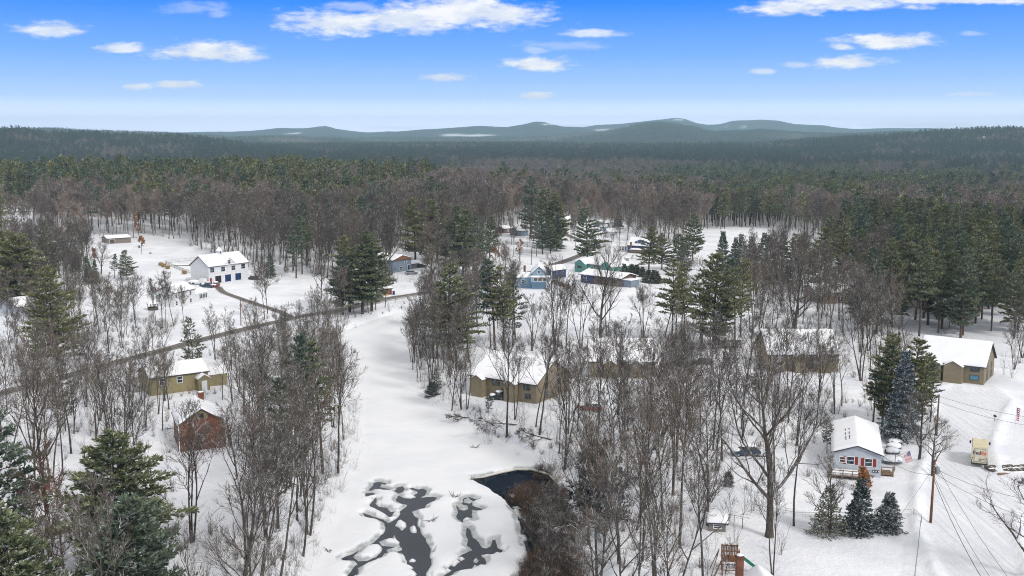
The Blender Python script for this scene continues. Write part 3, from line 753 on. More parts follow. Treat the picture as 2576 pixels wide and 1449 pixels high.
# ---- white barn
h = House('barn', 'white barn with cupola, four upper windows and dark garage doors', 'barn', ZB(1097, 738), ZB(1668, 650), 9.5, 6.0, 3.2, M['white_siding'], over=.4)
L = h.L
h.block('gable_dormer', L * .36, -.25, L * .66, 4.6, 5.4, 6.1, M['white_siding'], rise=2.3, ridge='y', snow=.2)
for s_, z_ in ((.09, 4.7), (.36, 4.6), (.62, 4.6), (.87, 4.7)): h.window('f', L * s_, z_, 1.7, 1.6)
h.window('f', L * .51, 6.9, 1.0, 1.3, o=.25)
for s_, mt in ((.23, M['black']), (.475, M['navydoor']), (.735, M['navydoor'])): h.door('f', L * s_, 2.6, 2.5, mat=mt, name='garage_door')
h.door('f', L * .03 + .3, .9, 2.1, mat=M['redpaint'])
c = MB(); cx, cy, cz = L * .5, h.D / 2, h.H + h.rise
c.box(cx - .8, cy - .8, cz - .4, cx + .8, cy + .8, cz + 1.3); cu = c.build('cupola', M['white_siding'], h.o)
c = MB(); c.lathe([(1.25, cz + 1.3), (.7, cz + 1.9), (.05, cz + 2.7)], 8, c=(cx, cy, 0)); c.build('cupola_roof', M['roof_snow'], cu)
c = MB(); c.box(cx - .25, cy - .84, cz + .35, cx + .25, cy - .79, cz + 1.0); c.build('louvre', M['black'], cu)
BARN = h
# ---- white farmhouse
h = House('farmhouse', 'white farmhouse with snowy roof below the barn behind bare trees', 'house', ZB(590, 1075), ZB(900, 1010), 6.5, 4.4, 1.6, M['white_siding'], over=.3)
L = h.L
for s_ in (.12, .45, .78): h.window('f', L * s_, 3.4, .8, 1.1); h.window('f', L * s_, 1.2, .8, 1.1)
for a in (1.6, 4.8): h.window('l', a, 3.4, .7, 1.1)
h.chimney(1.6, h.D * .5, h.H + h.rise + 1.0, .35, .35, M['concrete'])
h.block('wing', L, .8, L + 7.5, 6.2, -.4, 2.6, M['white_siding'], rise=1.0)
for k in range(5): h.window('f', L + 3.3 + k * .75, 1.5, .6, 1.3, o=-.8, bars=0)
# ---- large pale house, far left
h = House('house', 'large pale two-storey house at the left edge inside the woods', 'house', ZL(-160, 330), ZL(318, 345), 9, 6.0, 2.0, M['white_siding'])
for s_ in (.40, .62, .82): h.window('f', h.L * s_, 4.6, 1.1, 1.3, M['trim']); h.window('f', h.L * s_, 1.8, 1.1, 1.3)
# ---- long grey-brown shed
h = House('shed', 'long low grey-brown shed at the wood edge behind the farm field', 'shed', ZL(1040, 552), ZL(1265, 540), 7, 2.4, .9, M['grey_brown'])
h.door('f', h.L * .2, 2.2, 2.0, mat=M['fascia'], name='garage_door')
# ---- gazebo
g_ = P(*ZB(285, 1108)); e_ = empty('gazebo', g_, 0, 'small round gazebo with snowy cone roof left of the farmhouse', 'gazebo')
c = MB()
for k in range(8): t_ = k * math.pi / 4; c.tube([(1.5 * math.cos(t_), 1.5 * math.sin(t_), -.2), (1.5 * math.cos(t_), 1.5 * math.sin(t_), 2.0)], .07, 6)
c.lathe([(1.55, 0), (1.55, .8), (1.48, .8), (1.48, 0)], 8); c.build('frame', M['fascia'], e_)
c = MB(); c.lathe([(2.0, 1.95), (1.9, 2.15), (.9, 2.8), (.05, 3.3)], 16); c.build('roof', M['roof_snow'], e_, smooth=True)
# ---- blue-grey house
h = House('house', 'blue-grey gabled house in the pines above the road with car outside', 'house', ZM(1285, 640), ZM(1462, 612), 14, 4.6, 1.4, M['blue_grey'], ridge='y', over=.5)
h.window('f', h.L * .68, 3.6, .9, 1.0); h.window('f', h.L * .45, 1.3, 1.5, 1.1); h.door('f', h.L * .85, 1.2, 2.2); h.window('l', 4, 3.4, 1, 1); h.window('l', 9, 3.4, 1, 1)
c = MB(); c.prism([(-.45, h.H - .1), (h.L + .45, h.H - .1), (h.L / 2, h.H + h.rise + .05)], -.56, -.5); c.build('gable_trim', M['cedar'], h.o)
h = House('shed', 'small dark shed under snow right of the blue-grey house', 'shed', ZM(1462, 600), ZM(1560, 585), 3, 1.8, .7, M['grey_brown'])
# ---- red shed by the road
h = House('shed', 'small bright red shed beside the road under the pines', 'shed', ZM(1205, 852), ZM(1274, 848), 2.2, 2.0, .3, M['red_shed'])
# ---- village
h = House('house', 'light blue house with snowy porch roof and square white windows', 'house', ZV(560, 1095), ZV(765, 1095), 9.5, 5.2, 2.1, M['light_blue'], ridge='y', over=.45)
h.block('porch', -.4, -2.6, h.L + 1.2, 0, 2.6, 4.2, M['light_blue'], snow=.3)
for s_ in (.2, .5, .8): h.window('f', h.L * s_ + .3, 3.5, 1.4, 1.0, o=2.6, bars=0, glass=M['fascia'])
h.block('side_wing', -6.5, 2.0, 0, 7.5, -.4, 3.6, M['light_blue'], rise=1.3, ridge='x'); h.window('f', h.L * .5, 5.6, 1.0, .9); h.window('f', -3, 2.2, 1.0, 1.2, o=-2.0)
h.chimney(-2.5, 7.0, 7.0)
h = House('garage', 'royal blue garage with snowy roof and white corner trim', 'garage', ZV(735, 935), ZV(840, 950), 7.5, 2.9, 1.2, M['royal_blue'], ridge='y', over=.35)
c = MB(); c.box(-.06, -.06, -.3, .1, .1, 2.9); c.build('corner_trim', M['trim'], h.o); c = MB(); c.box(h.L - .1, -.06, -.3, h.L + .06, .1, 2.9); c.build('corner_trim', M['trim'], h.o)
h = House('house', 'long teal house with two gables beside the curving road', 'house', ZV(1222, 842), ZV(1655, 900), 9.0, 3.3, 1.4, M['teal'], over=.4)
h.block('front_gable', -.3, -1.2, 5.2, 8.0, -.4, 3.3, M['teal'], rise=1.6, ridge='y'); h.block('end_gable', h.L - 3.0, -.6, h.L + 2.6, 8.6, -.4, 3.4, M['teal'], rise=1.9, ridge='y')
h.window('f', 2.2, 2.0, 2.0, .8, M['cedar'], o=1.2); h.window('f', 7.5, 1.9, 1.0, 1.1); h.door('f', 6.2, 1.0, 2.0, mat=M['trim'])
for s_ in (.5, .65): h.window('f', h.L * s_, 1.9, 1.2, 1.1)
h = House('house', 'low blue and brown ranch house with long snowy roof', 'house', ZV(1268, 1000), ZV(1850, 1068), 8.5, 2.9, 1.1, M['brown_wall'], over=.7)
c = MB(); c.box(-.012, -.012, -.3, 5.6, .3, 2.88); c.build('blue_wall', M['royal_blue'], h.o)
h.window('f', 1.9, 2.0, 1.1, .9, o=.012); 
for s_ in (.46, .55, .72, .8, .88): h.window('f', h.L * s_, 1.6, 1.3, 1.3, M['fascia'])
h.block('sun_room', h.L - .5, .6, h.L + 3.6, 5.5, -.3, 2.4, M['blue_grey'])
h = House('house', 'dark blue cape house with dormer and white-windowed porch', 'house', ZV(1945, 560), ZV(2240, 575), 7.5, 3.0, 3.0, M['deep_blue'], over=.35)
h.block('dormer', 3.2, .5, 7.5, 4.0, 3.6, 4.6, M['deep_blue'], rise=1.0, ridge='y', snow=.15); h.window('f', 5.3, 4.5, 1.8, .8, o=-.5, bars=0)
h.block('porch', -4.3, .5, 0, 6.5, -.3, 2.4, M['white_siding']); 
for k in range(3): h.window('f', -3.5 + k * 1.2, 1.3, .7, 1.4, o=-.5)
h.block('front_ell', 2.4, -4.0, h.L + 3.5, 0, -.4, 1.6, M['brown_wall'], snow=.35); h.chimney(2.0, -1.4, 4.6, .6, .9, M['cedar'], z0=-.3)
for (nm, lab, A_, B_, dp, wl, rs_, mt) in [
 ('house', 'small white house with one dark window up the village road', ZV(1665, 355), ZV(1790, 352), 6, 2.6, 1.4, 'white_siding'), ('house', 'pale house with snowy roof partly hidden by the tall village pine', ZV(1070, 165), ZV(1180, 160), 8, 3.0, 2.2, 'white_siding'),
 ('house', 'pale blue far house at the top of the village clearing', ZV(1590, 200), ZV(1680, 198), 6, 2.3, 1.2, 'light_blue'), ('shed', 'tiny snowy shed beside the rounded grey tree', ZV(1755, 195), ZV(1820, 195), 4, 1.8, .9, 'white_siding'),
 ('house', 'grey house with snowy roof between the two pine groves', ZV(350, 330), ZV(510, 325), 7, 2.6, 1.4, 'blue_grey'), ('house', 'low brown house half hidden left of the village grove', ZV(150, 290), ZV(270, 285), 6, 2.4, 1.0, 'brown_wall'),
 ('house', 'snow-roofed house glimpsed in the woods left of the pine grove', (925, 590), (965, 590), 8, 2.6, 1.8, 'grey_brown'), ('garage', 'small white garage behind the teal house', ZV(1545, 255), ZV(1640, 258), 5, 2.0, .9, 'light_blue'),
 ('house', 'snow-roofed grey house hidden by the big left pine', ZL(170, 1260), ZL(360, 1235), 9, 2.8, 1.8, 'grey_siding'), ('shed', 'dark red shed tucked behind pines in the near left wood', BL(85, 1070), BL(215, 1062), 4.5, 1.8, .7, 'red_shed'),
 ('shed', 'low dark shed with snowy roof beside the yard wood', B3(650, 1182), B3(750, 1188), 4, 1.2, .5, 'grey_brown'), ('garage', 'long dark carport under snow between the townhouses', ZR(-110, 1020), ZR(60, 1015), 6, 1.9, .5, 'fascia')]:
    hh_ = House(nm, lab, nm, A_, B_, dp, wl, rs_, M[mt]); hh_.window('f', hh_.L * .5, wl * .6, .9, wl * .35)
# ---- brown ranch on the right
h = House('house', 'long pinkish ranch house with snowy roof below the right-hand pines', 'house', ZR(735, 618), ZR(1195, 618), 9.5, 3.6, 1.7, M['pink_brick'], over=.8)
for s_ in (.06, .12, .18, .24, .3, .42, .48): h.window('f', h.L * s_, 1.4, .6, 1.3, M['trim'], bars=0)
for s_ in (.40, .52, .66): h.window('f', h.L * s_, 3.1, 1.5, .5, M['fascia'], bars=0)
h.block('front_gable', 1.0, -1.4, 5.5, 5, -.3, 2.9, M['pink_brick'], rise=1.3, ridge='y')
# ---- olive townhouses
def town(label, A_, B_, dep, wall, rise, bumps, wins, right=True, z=None):
    h = House('townhouse', label, 'townhouse', A_, B_, dep, wall, rise, M['tan_siding'], over=.45, sink=1.2, group=G_T)
    for (s_, w_) in bumps: h.block('entrance_gable', h.L * s_ - w_ / 2, -1.5, h.L * s_ + w_ / 2, dep * .45, -1.0, wall - .3, M['tan_siding'], rise=w_ * .28, ridge='y', snow=.2)
    for (s_, z_, w_, g_) in wins: h.window('f', h.L * s_, z_ * wall / 5.5, w_, .92, M['fascia'], M[g_], bars=0)
    for a in (.3, .7): h.window('r', dep * a, wall * .72, .9, 1.2, M['fascia']); h.window('r', dep * a, wall * .3, .9, 1.2, M['fascia'])
    return h
town('olive townhouse block beside the frozen river with three small gables', ZC(150, 965), ZC(1105, 1120), 12.0, 3.9, 3.5, [(.17, 2.6), (.66, 2.4)], [(.08, 2.8, 1.4, 'glass'), (.40, 4.2, 1.6, 'glass'), (.53, 2.0, 1.3, 'glass'), (.86, 4.2, 1.3, 'glass'), (.88, 1.8, 1.2, 'glass')])
town('middle olive townhouse block almost hidden by bare crowns', B3(-60, 262), B3(330, 262), 12, 3.5, 3.4, [(.3, 2.6), (.7, 2.6)], [(.15, 3.2, 1.2, 'glass'), (.5, 3.2, 1.2, 'glass'), (.85, 3.2, 1.2, 'glass')])
town('olive townhouse block with bare left gable above the brown thicket', ZR(310, 1225), ZR(925, 1225), 12.0, 3.9, 3.9, [(.45, 2.6), (.78, 2.6)], [(.6, 4.0, 1.2, 'glass'), (.92, 4.0, 1.2, 'glass'), (.6, 1.6, 1.2, 'glass')])
h = town('olive townhouse block with two lit blue-grey windows behind the cul-de-sac', ZR(1625, 1275), ZR(2215, 1345), 11.0, 3.9, 3.9, [(.56, 3.6), (.25, 3.4)], [(.86, 4.4, 1.7, 'glass'), (.86, 1.9, 1.6, 'blueglass')])
h.o['label'] = 'olive townhouse block with bright blue lower window behind the cul-de-sac'
h = House('townhouse', 'gable end of the olive wing rising left of the third townhouse roof', 'townhouse', ZR(85, 1110), ZR(320, 1110), 9, 4.6, 2.6, M['tan_siding'], ridge='y', group=G_T) if False else None
# ---- brick house
ZK = lambda x, y: ((500 + x / 6.3) / 1.1925, (1150 + y / 6.3) / 1.1925)
h = House('brick_house', 'red brick gabled house with snowy roof and pale gable louvre', 'house', ZK(245, 1300), ZK(1115, 1205), 9.0, 4.4, 2.3, M['brick'], ridge='y', over=.3, sink=.6)
c = MB(); c.prism([(h.L * .5 - 1.15, h.H + h.rise - 1.55), (h.L * .5 + .95, h.H + h.rise - 1.55), (h.L * .5 + .95, h.H + h.rise - .75), (h.L * .5, h.H + h.rise - .2), (h.L * .5 - 1.15, h.H + h.rise - .9)], -.03, .1); gp = c.build('gable_panel', M['yellow_siding'], h.o)
c = MB(); c.box(h.L * .5 - .45, -.07, h.H + h.rise - 1.45, h.L * .5 + .35, -.03, h.H + h.rise - .65); c.build('louvre', M['black'], gp)
c = MB(); c.box(-.05, -.05, -.4, .08, .05, h.H - .1); c.build('corner_trim', M['trim'], h.o)
h.chimney(h.L * .62, 8.0, h.H + h.rise + 1.0, .9, .7)
# ---- yellow house behind it
h = House('house', 'ochre two-storey house behind the brick house', 'house', BL(760, 545), BL(1050, 505), 7.5, 3.6, 1.6, M['yellow_siding'])
for s_ in (.2, .5, .85): h.window('f', h.L * s_, 2.6, 1.0, 1.2)
h.block('wing', h.L, 1.5, h.L + 4.5, 6.5, -.4, 2.4, M['yellow_siding'], rise=.9); h.chimney(1.0, 4, 5.6, .6, .6, M['concrete'])
h.block('entrance_gable', h.L * .78, -1.6, h.L * .98, 3, -.5, 2.6, M['yellow_siding'], rise=.7, ridge='y'); h.door('f', h.L * .88, .9, 2.0, mat=M['trim'], o=1.6)
# ---- long white house, lower right
ZH = lambda x, y: ((2440 + x / 6.0375) / 1.1925, (1240 + y / 6.0375) / 1.1925)
h = House('house', 'pale grey house with red shutters and long smooth snowy roof', 'house', ZH(345, 1085), ZH(1215, 1165), 17.0, 3.4, 1.15, M['grey_siding'], ridge='y', over=.35, sink=.9)
L = h.L
h.window('f', L * .20, 2.35, .75, .75); h.window('f', L * .365, 2.3, 1.0, 1.1, shutters=M['redpaint']); h.window('f', L * .74, 2.2, 1.0, 1.1, shutters=M['redpaint'])
c = MB(); h.fb(c, 'f', L * .83, .75, .004, L * .97, 1.1, .1); c.build('meter_box', M['black'], h.o)
c = MB()
for k in range(3): h.fb(c, 'f', L * .84 + k * .36, .85, .1, L * .84 + k * .36 + .16, 1.02, .2)
c.build('meter', M['trim'], h.o)
h.door('r', 3.0, .95, 2.0, mat=M['trim']); 
for a in (6, 9.5, 13): h.window('r', a, 1.9, 1.2, 1.1)
dk = MB()   # raised deck along the front left
dk.box(-.6, -2.8, .55, L * .62, -.06, .72)
for xx in (-.5, L * .2, L * .4, L * .6): dk.box(xx, -2.8, -1.2, xx + .12, -2.68, 1.5)
dk.box(-.6, -2.8, 1.4, L * .62, -2.7, 1.5); dk.box(-.6, -2.8, 1.0, L * .62, -2.74, 1.06); dk.box(-.6, -2.6, 1.4, -.5, 0, 1.5)
dko = dk.build('deck', M['wood'], h.o); h.snow(-.55, L * .62 - .05, -2.65, -.1, lambda x, y: .725, .3, dko)
st_ = MB()   # porch steps with rail on the right side
st_.box(L + .03, .9, .2, L + 1.5, 2.6, .5); st_.box(L + 1.5, 1.0, 0, L + 1.9, 2.5, .3)
for (xx, yy) in ((L + .1, .95), (L + 1.8, .95), (L + 1.8, 2.5)): st_.box(xx, yy, -.3, xx + .1, yy + .1, 1.5)
st_.box(L + .1, .96, 1.3, L + 1.9, 1.04, 1.4); st_.box(L + .1, .96, .8, L + 1.9, 1.02, .88); st_.build('porch_steps', M['wood'], h.o)
WH = h
vm = MB()
for k, (yy, ln) in enumerate(((3.4, 2.2), (6.4, 1.2), (8.8, 1.0))):
    for q in (0, .55): vm.box(L * .26 + q, yy, 0, L * .26 + q + .09, yy + ln, 0)
# bare wet streaks melted into the roof snow
for i in range(len(vm.v)):
    x_, y_, _ = vm.v[i]; vm.v[i] = (x_, y_, h.roof_z(x_, y_) + .30 + (.05 if (i % 8) >= 4 else -.12))
vm.build('melt_streak', M['shingle'], h.roof)
# ---- roof corner and chimney at the bottom of the frame
h = House('house', 'snow-covered roof corner with brick chimney at the bottom edge', 'house', (1880, 1690), (2060, 1690), 11.5, 3.0, 2.6, M['grey_siding'], ridge='y', over=.5)
h.chimney(1.3, 10.6, 7.4, .75, .6, z0=0)
# ------------------------------------------------------------------ tree materials
def bark_mat(name, dark, light, snow=.5):
    m, t, b = newmat(name)
    g = t.new('ShaderNodeNewGeometry'); co = t.new('ShaderNodeTexCoord').outputs['Object']
    rnd = t.new('ShaderNodeObjectInfo').outputs['Random']
    mp = t.new('ShaderNodeMapping', ins={0: co}); mp.inputs[3].default_value = (4, 4, .7)
    n = t.new('ShaderNodeTexNoise', ins={'Vector': mp.outputs[0], 'Scale': 2.0, 'Detail': 4.0})
    c = t.mix(t.smooth(n.outputs[0], .3, .7), dark, light)
    hs = t.new('ShaderNodeHueSaturation', ins={'Color': c, 'Value': t.math('ADD', .72, t.math('MULTIPLY', rnd, .55)), 'Saturation': t.math('ADD', .7, t.math('MULTIPLY', rnd, .6))})
    if snow:
        nz = t.new('ShaderNodeSeparateXYZ', ins={0: g.outputs['True Normal']}).outputs[2]
        n2 = t.new('ShaderNodeTexNoise', ins={'Vector': co, 'Scale': .9, 'Detail': 3.0})
        f = t.math('MULTIPLY', t.smooth(nz, .35, .75), t.smooth(n2.outputs[0], .56 - snow * .16, .62, 0.0, .9))
        c = t.mix(f, hs.outputs[0], (.70, .71, .74))
    else: c = hs.outputs[0]
    t.l.new(c, b.inputs['Base Color']); b.inputs['Roughness'].default_value = .9; b.inputs['Specular IOR Level'].default_value = .1
    return m
M['bark'] = bark_mat('grey_bark', (.046, .039, .033), (.115, .100, .086), .5)
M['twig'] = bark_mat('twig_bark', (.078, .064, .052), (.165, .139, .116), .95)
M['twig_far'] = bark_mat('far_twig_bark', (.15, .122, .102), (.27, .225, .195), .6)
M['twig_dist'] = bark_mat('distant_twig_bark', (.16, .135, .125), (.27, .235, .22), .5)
M['pine_bark'] = bark_mat('pine_bark', (.055, .043, .036), (.14, .11, .09), .15)
def needle_mat(name, a, bcol, tip, snow=0.0, var=.5):
    m, t, b = newmat(name)
    g = t.new('ShaderNodeNewGeometry'); rnd = t.new('ShaderNodeObjectInfo').outputs['Random']
    isl = g.outputs['Random Per Island']
    c = t.mix(t.smooth(rnd, .1, .9), a, bcol)
    c = t.mix(t.smooth(isl, .55, 1.0, 0, .75), c, tip)
    hs = t.new('ShaderNodeHueSaturation', ins={'Color': c, 'Value': t.math('ADD', 1 - var / 2, t.math('MULTIPLY', isl, var))})
    c = hs.outputs[0]
    if snow:
        nz = t.math('ABSOLUTE', t.new('ShaderNodeSeparateXYZ', ins={0: g.outputs['True Normal']}).outputs[2])
        co = t.new('ShaderNodeTexCoord').outputs['Object']
        n2 = t.new('ShaderNodeTexNoise', ins={'Vector': co, 'Scale': 1.3, 'Detail': 3.0})
        f = t.math('MULTIPLY', t.smooth(nz, .45, .8), t.smooth(n2.outputs[0], .62 - snow * .25, .66 - snow * .2, 0.0, .95))
        c = t.mix(f, c, (.74, .76, .80))
    t.l.new(c, b.inputs['Base Color']); b.inputs['Roughness'].default_value = .6; b.inputs['Specular IOR Level'].default_value = .25
    return m
M['pine'] = needle_mat('pine_needles', (.115, .145, .078), (.170, .175, .076), (.29, .29, .15), .25)
M['pine_dark'] = needle_mat('blue_green_needles', (.082, .120, .086), (.105, .138, .088), (.20, .235, .155), .25)
M['pine_snowy'] = needle_mat('snowy_needles', (.030, .050, .040), (.035, .055, .042), (.08, .10, .08), .8)
M['pine_grey'] = needle_mat('grey_green_needles', (.10, .12, .085), (.12, .13, .085), (.18, .18, .12), .3)
M['far_pine'] = needle_mat('distant_needles', (.036, .062, .052), (.058, .078, .056), (.14, .16, .11), 0, 1.1)
M['blue_spruce'] = needle_mat('blue_spruce_needles', (.055, .085, .095), (.06, .09, .10), (.14, .18, .20), .75)
M['beech_leaf'] = needle_mat('copper_leaves', (.28, .115, .045), (.32, .15, .06), (.42, .24, .11), .1)
M['dry_grass'] = needle_mat('dry_grass', (.36, .26, .13), (.40, .28, .14), (.5, .38, .2), .2)
M['brush'] = bark_mat('brown_brush_bark', (.095, .062, .046), (.18, .125, .092), .45)
M['larch'] = bark_mat('reddish_twigs', (.11, .065, .045), (.19, .115, .085), .2)

# ------------------------------------------------------------------ tree shapes
class Tubes:
    """fast collector of low-sided branch tubes"""
    def __init__(s): s.v = []; s.f = []
    def tube(s, pts, r0, r1, n):
        b0 = len(s.v); m = len(pts) - 1; prev = None
        for i, p in enumerate(pts):
            a = pts[i - 1] if i else p; c = pts[i + 1] if i < m else p
            dx, dy, dz = c[0] - a[0], c[1] - a[1], c[2] - a[2]
            L = math.sqrt(dx * dx + dy * dy + dz * dz) or 1e-6; dx /= L; dy /= L; dz /= L
            if abs(dz) < .9: ux, uy, uz = -dy, dx, 0.0
            else: ux, uy, uz = 0.0, -dz, dy
            q = math.sqrt(ux * ux + uy * uy + uz * uz) or 1e-6; ux /= q; uy /= q; uz /= q
            vx, vy, vz = dy * uz - dz * uy, dz * ux - dx * uz, dx * uy - dy * ux
            r = r0 + (r1 - r0) * i / m
            for j in range(n):
                t = 6.28318 * j / n + .5; cs = math.cos(t) * r; sn = math.sin(t) * r
                s.v.append((p[0] + ux * cs + vx * sn, p[1] + uy * cs + vy * sn, p[2] + uz * cs + vz * sn))
        for i in range(m):
            for j in range(n):
                j2 = (j + 1) % n; a = b0 + i * n; c = a + n
                s.f.append((a + j, a + j2, c + j2, c + j))
    def mesh(s, name, mat, smooth=False):
        me = bpy.data.meshes.new(name); me.from_pydata(s.v, [], s.f); me.materials.append(mat)
        if smooth: me.polygons.foreach_set('use_smooth', [True] * len(s.f))
        me.update(); return me
def walk(rg, p, d, L, n, wig, up):
    """wandering branch line; up = pull towards the sky"""
    pts = [p]; dirs = [d]; st = L / n
    for i in range(n):
        dx = d[0] + rg.gauss(0, wig); dy = d[1] + rg.gauss(0, wig); dz = d[2] + rg.gauss(0, wig) + up
        q = math.sqrt(dx * dx + dy * dy + dz * dz) or 1; d = (dx / q, dy / q, dz / q)
        p = (p[0] + d[0] * st, p[1] + d[1] * st, p[2] + d[2] * st); pts.append(p); dirs.append(d)
    return pts, dirs
def deflect(rg, d, ang, az=None):
    """direction at angle ang from d"""
    a = (0, 0, 1) if abs(d[2]) < .95 else (1, 0, 0)
    u = (d[1] * a[2] - d[2] * a[1], d[2] * a[0] - d[0] * a[2], d[0] * a[1] - d[1] * a[0])
    q = math.sqrt(sum(c * c for c in u)); u = tuple(c / q for c in u)
    v = (d[1] * u[2] - d[2] * u[1], d[2] * u[0] - d[0] * u[2], d[0] * u[1] - d[1] * u[0])
    t = rg.uniform(0, 6.283) if az is None else az
    c, s = math.cos(ang), math.sin(ang)
    return tuple(d[i] * c + (u[i] * math.cos(t) + v[i] * math.sin(t)) * s for i in range(3))
def bare_tree(seed, H=19.0, r=.2, first=.38, spread=.5, limbs=11, stems=1, dense=1.0, lean=0.0, wide=1.0, twig=1.0, lod=0):
    """returns (trunk mesh data, crown mesh data) as Tubes"""
    rg = random.Random(seed); T = Tubes(); C = Tubes()
    def branch(p, d, L, r0, lv):
        if lv == 1: ns, wig, up, k = 6, .13, .07, 5
        elif lv == 2: ns, wig, up, k = 4, .16, .07, 4
        elif lv == 3: ns, wig, up, k = 3, .18, .05, 3
        else: ns, wig, up, k = 2, .2, .03, 3
        pts, dirs = walk(rg, p, d, L, ns, wig, up)
        r1 = r0 * (.35 if lv < 4 else .5)
        (T if lv == 1 and lod == 0 else C).tube(pts, r0, r1, k)
        if lv >= (4 if lod == 0 else 3): return
        m = {1: rg.randint(7, 10), 2: rg.randint(5, 7), 3: rg.randint(4, 6)}[lv]
        m = max(2, int(m * dense * (.86 if lod == 0 else 1)))
        for i in range(m):
            s = rg.uniform(.22, 1.0) if lv > 1 else rg.uniform(.25, 1.0)
            j = min(int(s * ns), ns - 1); f = s * ns - j
            q = tuple(pts[j][c] + (pts[j + 1][c] - pts[j][c]) * f for c in range(3))
            dd = deflect(rg, dirs[j + 1], rg.uniform(.35, .85))
            dd = (dd[0], dd[1], dd[2] + .12)
            rr = max(r0 * (1 - .65 * s) * .5, .011 * twig)
            if lv == 3: rr = .0125 * twig
            if lv == 2: rr = max(rr * .9, .024 * twig)
            branch(q, dd, L * rg.uniform(.38, .62) * (1.15 - .4 * s), rr, lv + 1)
    for st in range(stems):
        az = rg.uniform(0, 6.283); ln = lean + (rg.uniform(.08, .22) if stems > 1 else rg.uniform(0, .04))
        d = (math.cos(az) * ln, math.sin(az) * ln, 1.0); q = math.sqrt(1 + ln * ln); d = tuple(c / q for c in d)
        h = H * rg.uniform(.85, 1.0); rad = r * (1 if stems == 1 else .72)
        pts, dirs = walk(rg, (math.cos(az) * .12 * (stems > 1), math.sin(az) * .12 * (stems > 1), -.5), d, h, 12, .035, .01)
        n = 12
        T.tube([pts[0], pts[1]], rad * 1.35, rad * .97, 8 if lod == 0 else 4)
        T.tube(pts[1:], rad * .97, rad * .12, 7 if lod == 0 else 4)
        nl = int(limbs / (1 if stems == 1 else 1.5)); az = rg.uniform(0, 6.28)
        for i in range(nl):
            s = first + (1 - first) * ((i + rg.uniform(.1, .9)) / nl) ** .9
            s = min(s, .985); j = min(int(s * n), n - 1); f = s * n - j
            q = tuple(pts[j][c] + (pts[j + 1][c] - pts[j][c]) * f for c in range(3))
            az += 2.4 + rg.uniform(-.5, .5)
            t = (s - first) / (1 - first)
            dd = deflect(rg, dirs[j + 1], spread * rg.uniform(.75, 1.25) * (1.15 - .45 * t), az)
            L = H * .40 * wide * (1 - .62 * t) * rg.uniform(.7, 1.15)
            branch(q, dd, L, rad * (1 - .75 * s) * rg.uniform(.42, .62) + .02, 1)
        for i in range(int(4 * dense)):      # small dead shoots on the lower trunk
            s = rg.uniform(.15, first); j = min(int(s * n), n - 1)
            branch(pts[j], deflect(rg, dirs[j + 1], rg.uniform(.8, 1.3)), rg.uniform(.8, 2.2), .02, 3)
    return T, C
class Leaves:
    """collector of narrow needle blades"""
    def __init__(s): s.v = []; s.f = []
    def tuft(s, rg, p, d, L, w, k=5, spread=.75):
        for i in range(k):
            e = deflect(rg, d, rg.uniform(.15, spread) * (1 if i else .2)); l = L * rg.uniform(.7, 1.15)
            sd_ = deflect(rg, e, 1.5708); h = w * .5; b = len(s.v)
            m = (p[0] + e[0] * l * .5, p[1] + e[1] * l * .5, p[2] + e[2] * l * .5)
            s.v += [p, (m[0] + sd_[0] * h, m[1] + sd_[1] * h, m[2] + sd_[2] * h), (p[0] + e[0] * l, p[1] + e[1] * l, p[2] + e[2] * l), (m[0] - sd_[0] * h, m[1] - sd_[1] * h, m[2] - sd_[2] * h)]
            s.f.append((b, b + 1, b + 2, b + 3))
